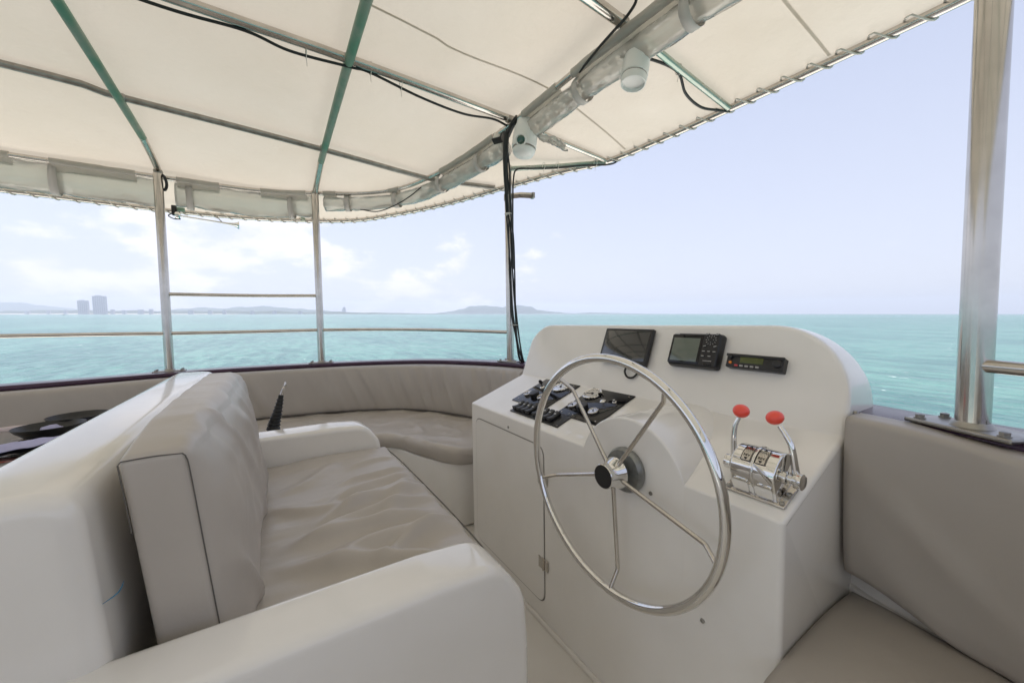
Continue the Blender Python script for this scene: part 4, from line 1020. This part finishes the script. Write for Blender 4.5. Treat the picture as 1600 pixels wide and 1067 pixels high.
# ---- rolled-up curtains -----------------------------------------------------------------
def sub(P, a, b):
    i0 = min(range(len(P)), key=lambda i: (P[i].x - a[0]) ** 2 + (P[i].y - a[1]) ** 2); i1 = min(range(len(P)), key=lambda i: (P[i].x - b[0]) ** 2 + (P[i].y - b[1]) ** 2)
    return P[min(i0, i1):max(i0, i1) + 1]
def curtain(a, b, w, h, drop, lab, sleeves, straps, outd=.06, mm='plastic', seed=0, open_end=False):
    P = resample(sub(CR, a, b), .02); m = len(P)
    t = thing('rolled_curtain', lab, 'curtain', P[m // 2], group='clear curtains rolled up under the awning')
    def frame(i):
        u, v = P[max(0, i - 1)], P[min(m - 1, i + 1)]; d = (v - u).normalized(); return d, Vector((-d.y, d.x, 0))   # outboard
    nS = 28; V, F = [], []
    for i in range(m):
        d, o = frame(i); s = i * .02; c = P[i] + o * outd + Vector((0, 0, -drop + .010 * fbm(s * 1.3, seed, 0, 2)))
        pin = 1.0
        for sc_ in straps: pin = min(pin, 1 - .16 * math.exp(-((s / (m * .02) - sc_) / (.05 / max(.3, m * .02))) ** 2))
        for k in range(nS):
            an = 2 * math.pi * k / nS + s * .35
            q = 1 + .15 * fbm(s * 2.6, math.cos(an) * 1.4 + seed, math.sin(an) * 1.4, 3) + .10 * fbm(s * 8, math.cos(an) * 3, math.sin(an) * 3 + seed, 2)
            # loose outer lap of the roll
            q += .05 * ((k / nS)) 
            V.append(c + o * math.cos(an) * w * q * pin + Vector((0, 0, 1)) * math.sin(an) * h * q * pin)
    for i in range(m - 1):
        for k in range(nS): F.append((i * nS + k, i * nS + (k + 1) % nS, (i + 1) * nS + (k + 1) % nS, (i + 1) * nS + k))
    if not open_end: F.append(tuple(range(nS))); F.append(tuple((m - 1) * nS + k for k in range(nS)))
    part('roll', (V, F), mm, t, sharp=None)
    for f0, f1 in sleeves:                         # cloth sleeve round the rail, hanging down behind the roll
        i0, i1 = int(f0 * (m - 1)), int(f1 * (m - 1)); sec = [(-.024, -.005), (-.018, .020), (0, .026), (.018, .020), (.026, -.005), (.030 + outd * .3, -drop * .55), (.022 + outd * .3, -drop * .55), (.020, -.012), (0, -.024), (-.016, -.02)]
        V, F = [], []
        for i in range(i0, i1 + 1):
            d, o = frame(i)
            for a_, z in sec: V.append(P[i] + o * a_ + Vector((0, 0, z + .003 * fbm(i * .2, a_ * 20, seed, 2))))
        n = len(sec); mm_ = i1 - i0
        for i in range(mm_):
            for k in range(n): F.append((i * n + k, i * n + (k + 1) % n, (i + 1) * n + (k + 1) % n, (i + 1) * n + k))
        F.append(tuple(range(n))); F.append(tuple(mm_ * n + k for k in range(n)))
        part('sleeve', (V, F), 'sleeve', t, sharp=50)
    for s_ in straps:
        i = max(1, min(m - 2, int(s_ * (m - 1)))); d, o = frame(i); V, F = [], []; n = 26
        for e in (-.024, .024):
            for k in range(n):
                an = 2 * math.pi * k / n; c = P[i] + d * e + o * outd + Vector((0, 0, -drop))
                V.append(c + o * math.cos(an) * (w * 1.10 + .004) + Vector((0, 0, 1)) * (math.sin(an) * (h * 1.10 + .004) + (max(0, math.sin(an)) ** 6) * max(0, drop - h * 1.1 + .02)))
        for k in range(n): F.append((k, (k + 1) % n, n + (k + 1) % n, n + k))
        o_ = part('strap', (V, F), 'strap', t, sharp=None); md = o_.modifiers.new('thickness', 'SOLIDIFY'); md.thickness = .002
curtain((-4.0, 4.32), (-.80, 4.46), .060, .112, .112, 'flattened roll of milky curtain at the far left, aft of the air horn', [(0, .5), (.62, .735), (.80, .955)], [.1, .35, .58, .80], .09, seed=1)
curtain((-.70, 4.46), (.38, 4.34), .060, .108, .108, 'flattened roll of milky curtain between the two port posts above the air horn', [(0.03, .30), (.60, .97)], [.11, .82], .09, seed=2)
curtain((.50, 4.30), (1.52, 2.52), .062, .066, .085, 'lumpy clear curtain roll curving round the port bow corner', [(0.0, .06), (.30, .36), (.62, .97)], [.10, .33, .60, .86], .055, seed=3)
curtain((1.525, 2.23), (1.545, .3), .062, .062, .070, 'thick clear curtain roll across the front, overhead of the console', [(0.02, .20), (.27, .98)], [.27, .62], .075, seed=4)
# loose flap of plastic at the end of the front roll
V, F = [], []
for i in range(13):
    for j in range(13):
        u, v = i / 12, j / 12
        V.append((1.62 + .26 * u + .02 * fbm(u * 3, v * 3, 1, 2), 2.26 - .10 * v + .03 * fbm(u * 4, v * 4, 9, 2), 2.80 - .10 * v + .05 * u * math.sin(v * 5) * .4 - .015 * fbm(u * 5, v * 5, 3, 2)))
for i in range(12):
    for j in range(12): a = i * 13 + j; F.append((a, a + 1, a + 14, a + 13))
o = solo('curtain_flap', (V, F), 'plastic', 'small crumpled plastic flap hanging beside the left camera under the bow corner', 'flap', sharp=None)
o.modifiers.new('thickness', 'SOLIDIFY').thickness = .002

# ---- cameras, lamp, clamp --------------------------------------------------------------
def dome_cam(x, y, z, tilt, lab, lens, k=1.0):
    t = thing('dome_camera', lab, 'camera', (x, y, z), group='white cameras under the awning')
    ax = Vector(tilt).normalized()
    part('housing', lathe([(r_ * k, h_ * k) for r_, h_ in [(.030, -.10), (.050, -.095), (.056, -.06), (.062, -.055), (.066, -.01), (.066, .045), (.060, .050), (.057, .055)]], 32, (x, y, z), ax), 'white', t)
    b = part('shroud', lathe([(r_ * k, h_ * k) for r_, h_ in ([(.057, .052), (.062, .060), (.060, .072), (.050, .088), (.030, .097), (0, .100)] if lens else [(.062, .052), (.064, .060), (.061, .088), (.056, .089), (.053, .074), (.02, .068), (0, .068)])], 32, (x, y, z), ax), 'white', t)
    part('ring', lathe([(.0585 * k, .048 * k), (.0632 * k, .049 * k), (.0632 * k, .053 * k), (.0585 * k, .054 * k)], 32, (x, y, z), ax), 'dullsteel', t)
    if lens:
        s = Vector((-.74, -.58, -.34)).normalized(); c = Vector((x, y, z)) + s * .064 * k + ax * .01
        part('lens_bezel', lathe([(.038, -.01), (.040, .012), (.034, .016), (.032, .012)], 28, c, s), 'white', t)
        part('lens', lathe([(.0318, .010), (.024, .0145), (.012, .017), (0, .0175)], 24, c, s), 'lensg', t)
    part('mount', tube([Vector((x, y, z)) - ax * .095, Vector((x, y, z)) - ax * .14], .022, 14), 'white', t)
    part('wire', tube(catmull([Vector((x, y, z)) - ax * .13, Vector((x - .01, y + .02, z + .14)), Vector((x - .03, y + .06, z + .15))], 6), .004, 8), 'rope', t)
dome_cam(1.56, 2.25, 2.725, (-.10, .04, -1), 'white dome camera with a green lens at the bow corner joint', True, 1.3)
dome_cam(1.60, 1.325, 2.715, (-.20, .02, -1), 'plain white downward camera under the thick front curtain roll', False)
t = thing('spot_lamp', 'small square lamp with dark rim clipped beside the cable joint', 'lamp', (1.505, 2.52, 2.83))
Rl = Matrix.Rotation(.5, 3, 'Z') @ Matrix.Rotation(.5, 3, 'Y')
part('housing', xf(rbox((0, 0, 0), (.024, .040, .036), .004, (1, 1, 1), 2), (1.505, 2.52, 2.83), Rl), 'black', t)
part('lens', xf(rbox((-.0245, 0, 0), (.002, .031, .027), .001, (1, 1, 1), 1), (1.505, 2.52, 2.83), Rl), 'dial', t)
part('clip', tube([(1.505, 2.52, 2.86), (1.508, 2.49, 2.885)], .006, 8), 'dullsteel', t)
t = thing('flag_clamp', 'steel clamp with a short slotted arm, high on the cable post', 'clamp', (1.80, 2.86, 2.53))
part('band', lathe([(.036, -.028), (.038, -.026), (.038, .026), (.036, .028)], 24, (1.80, 2.86, 2.53)), 'dullsteel', t)
part('arm', tube([(1.81, 2.85, 2.54), (1.87, 2.77, 2.538), (1.94, 2.70, 2.525)], .024, 4), 'steel', t)
part('end_plate', rbox((1.945, 2.698, 2.524), (.012, .020, .024), .003, (1, 1, 1), 2), 'dullsteel', t)

# ---- cables -----------------------------------------------------------------------------
t = thing('cable_bundle', 'bundle of black cables hanging from the roof joint down the port bow post', 'cable bundle', (1.72, 2.7, 1.12))
def lerp_path(px, j): return px
base = [(1.515, 2.40, 2.85), (1.515, 2.425, 2.72), (1.56, 2.50, 2.56), (1.63, 2.59, 2.36), (1.70, 2.67, 2.12), (1.745, 2.73, 1.85), (1.775, 2.755, 1.55), (1.80, 2.745, 1.30), (1.83, 2.735, 1.13), (1.88, 2.73, 1.04)]
for k in range(6):
    P = []
    for i, b in enumerate(base):
        w = math.sin(math.pi * i / (len(base) - 1)); P.append(Vector(b) + Vector((random.uniform(-.010, .010), random.uniform(-.016, .016) + (k - 2.5) * .0075 * (.6 + w), 0)))
    part('cable', tube(catmull(P, 8), random.choice([.0048, .006, .007]), 8), 'cable', t)
P = [Vector(b) + Vector((-.01, -.005, 0)) for b in base]; Q = catmull(P, 8)
part('loom_tape', tube(Q[2:22], [.024 - .0004 * i for i in range(20)], 10), 'cable', t)
for i in (26, 52): part('cable_tie', lathe([(.030, -.002), (.031, 0), (.030, .002)], 16, Q[i], (.1, .1, 1)), 'rope', t)
part('tail', tube(catmull([(1.515, 2.41, 2.80), (1.51, 2.33, 2.845), (1.515, 2.27, 2.87)], 6), .020, 10), 'cable', t)

def cable(P, r, lab, ties=(), tie_r=.03, n=8, name='cable'):
    t = thing(name, lab, 'cable', P[0]); Q = catmull(P, n)
    part('sheath', tube(Q, r, 8), 'cable', t)
    for f in ties:
        i = int(f * (len(Q) - 1)); a = Q[max(0, i - 1)]; b = Q[min(len(Q) - 1, i + 1)]
        c = Q[i] + Vector((0, 0, tie_r * .8))
        part('cable_tie', tube([c + Vector((0, math.cos(x) * tie_r * .8, math.sin(x) * tie_r * 1.15)) for x in [2 * math.pi * k / 14 for k in range(14)]], .0022, 5, closed=True), 'rope', t)
        part('tie_tail', tube([c + Vector((0, 0, -tie_r * 1.1)), c + Vector((.004, .012, -tie_r * 1.1 - .035))], .0016, 5), 'rope', t)
def B2(x, sag=0, dy=.0): return (x, 2.33 + (x + .36) * .028 + dy, zf(x, 2.33) - .050 - sag)
cable([B2(-3.5), B2(-2.2, .03), B2(-1.4), B2(-.9, .02), B2(-.36, .01, .03), B2(-.05, .002, .01), B2(.15, .022, .02), B2(.44, .01), B2(.55, .004), B2(.85, .045, .01), B2(1.15, .055, .02), B2(1.38, .03, .01), (1.50, 2.39, 2.862)], .0075,
      'long black cable strapped under the middle fore-and-aft tube', (.53, .67, .72), .034)
cable([(1.60, 1.42, 2.82), (1.78, 1.42, zf(1.78, 1.38) - .060), (2.0, 1.37, zf(2.0, 1.36) - .050), (2.15, 1.41, zf(2.15, 1.4) - .082), (2.32, 1.42, zf(2.32, 1.4) - .075), (2.44, 1.38, 2.765), (2.52, 1.35, 2.765)], .008,
      'black cable sagging under the front tube right of the curtain roll', (.36,), .026)
cable([(1.79, 2.78, 1.9), (1.79, 2.775, 2.4), (1.795, 2.765, 2.66), (1.82, 2.745, 2.735), (1.92, 2.68, 2.74), (2.1, 2.55, 2.738), (2.25, 2.42, 2.742), (2.36, 2.32, 2.735), (2.44, 2.26, 2.74), (2.50, 2.24, 2.775)], .007,
      'black cable climbing the bow post and running out along the brace tube', (.5, .56, .76), .024)
cable([(.83, 4.18, 2.62), (.98, 4.10, 2.60), (1.10, 3.90, 2.625), (1.20, 3.72, 2.68), (1.27, 3.58, 2.74)], .0055, 'loose cable end drooping below the curtain roll at the bow corner')
cable([(1.53, 1.66, 2.85), (1.50, 1.50, 2.86), (1.485, 1.38, 2.868), (1.47, 1.27, 2.872), (1.45, 1.20, 2.885), (1.42, 1.205, 2.90), (1.40, 1.23, 2.905)], .007, 'short black cable end curling out above the front curtain roll')
cable([(-.74, 4.42, 2.75), (-.71, 4.38, 2.72), (-.70, 4.39, 2.66), (-.715, 4.41, 2.62), (-.735, 4.44, 2.63)], .011, 'black cable loop at the top of the aft port post', (), .02)

# ---- air horn -------------------------------------------------------------------------------
t = thing('air_horn', 'long chrome trumpet horn hung under the port edge of the awning', 'horn', (-.70, 4.97, 2.55))
hx = Vector((-.72, 4.97, 2.535)); hd = (Vector((-.235, 5.0, 2.505)) - hx)
part('trumpet', lathe([(.008, 0), (.008, hd.length * .55), (.011, hd.length * .80), (.017, hd.length * .90), (.026, hd.length * .96), (.041, hd.length), (.043, hd.length + .002), (.039, hd.length - .001), (.022, hd.length * .955), (0, hd.length * .90)], 28, hx, hd), 'chrome', t)
part('diaphragm', lathe([(.0, -.03), (.034, -.028), (.040, -.018), (.040, 0), (.030, .012), (.010, .016)], 28, hx + Vector((.005, 0, 0)), hd), 'chrome', t)
part('solenoid', rbox((-.748, 4.97, 2.58), (.020, .024, .048), .008, (1, 1, 1), 2), 'black', t)
part('bracket', rbox((-.70, 4.98, 2.600), (.032, .020, .016), .008, (1, 1, 1), 2), 'green', t)
part('hanger', tube([(-.38, 4.985, 2.52), (-.42, 5.0, 2.575), (-.43, 5.02, 2.60)], .005, 8), 'dullsteel', t)
part('air_hose', tube(catmull([(-.76, 4.96, 2.55), (-.79, 4.95, 2.52), (-.75, 4.95, 2.495), (-.70, 4.96, 2.50)], 6), .005, 8), 'cable', t)
for x in (.33,):
    solo('end_plug', rbox((x + .03, 4.93, 2.63), (.022, .022, .022), .01, (1, 1, 1), 2), 'green', 'green plug where two lengths of edge tube meet, beside the middle port post', 'plug')

# ================================================================== HEEL: the boat lies a little over to port
Rh = Matrix.Translation((0, 0, CAM_H)) @ Matrix.Rotation(rad(-1.4), 4, 'X') @ Matrix.Translation((0, 0, -CAM_H))
bpy.context.view_layer.update()
for o in BOAT: o.matrix_world = Rh @ Matrix.LocRotScale(o.location, o.rotation_euler, o.scale)

# ---- sea haze
hz = rbox((0, 0, 0), (1, 1, 1), .01, (1, 1, 1), 1)
V = [(x, y, z) for x in (-11000, 11000) for y in (-11000, 11000) for z in (SEA_Z - 60, 300)]
me = bpy.data.meshes.new('haze'); me.from_pydata(V, [], [(0, 1, 3, 2), (4, 6, 7, 5), (0, 4, 5, 1), (2, 3, 7, 6), (0, 2, 6, 4), (1, 5, 7, 3)]); me.update()
m = bpy.data.materials.new('sea_haze'); m.use_nodes = True; t_ = m.node_tree; t_.nodes.clear()
o_ = t_.nodes.new('ShaderNodeOutputMaterial'); pv = t_.nodes.new('ShaderNodeVolumePrincipled')
pv.inputs['Color'].default_value = (.76, .85, 1, 1); pv.inputs['Density'].default_value = 1.35e-4; pv.inputs['Anisotropy'].default_value = .2
t_.links.new(pv.outputs[0], o_.inputs['Volume']); me.materials.append(m)
hzo = link(bpy.data.objects.new('haze', me)); hzo['kind'] = 'stuff'
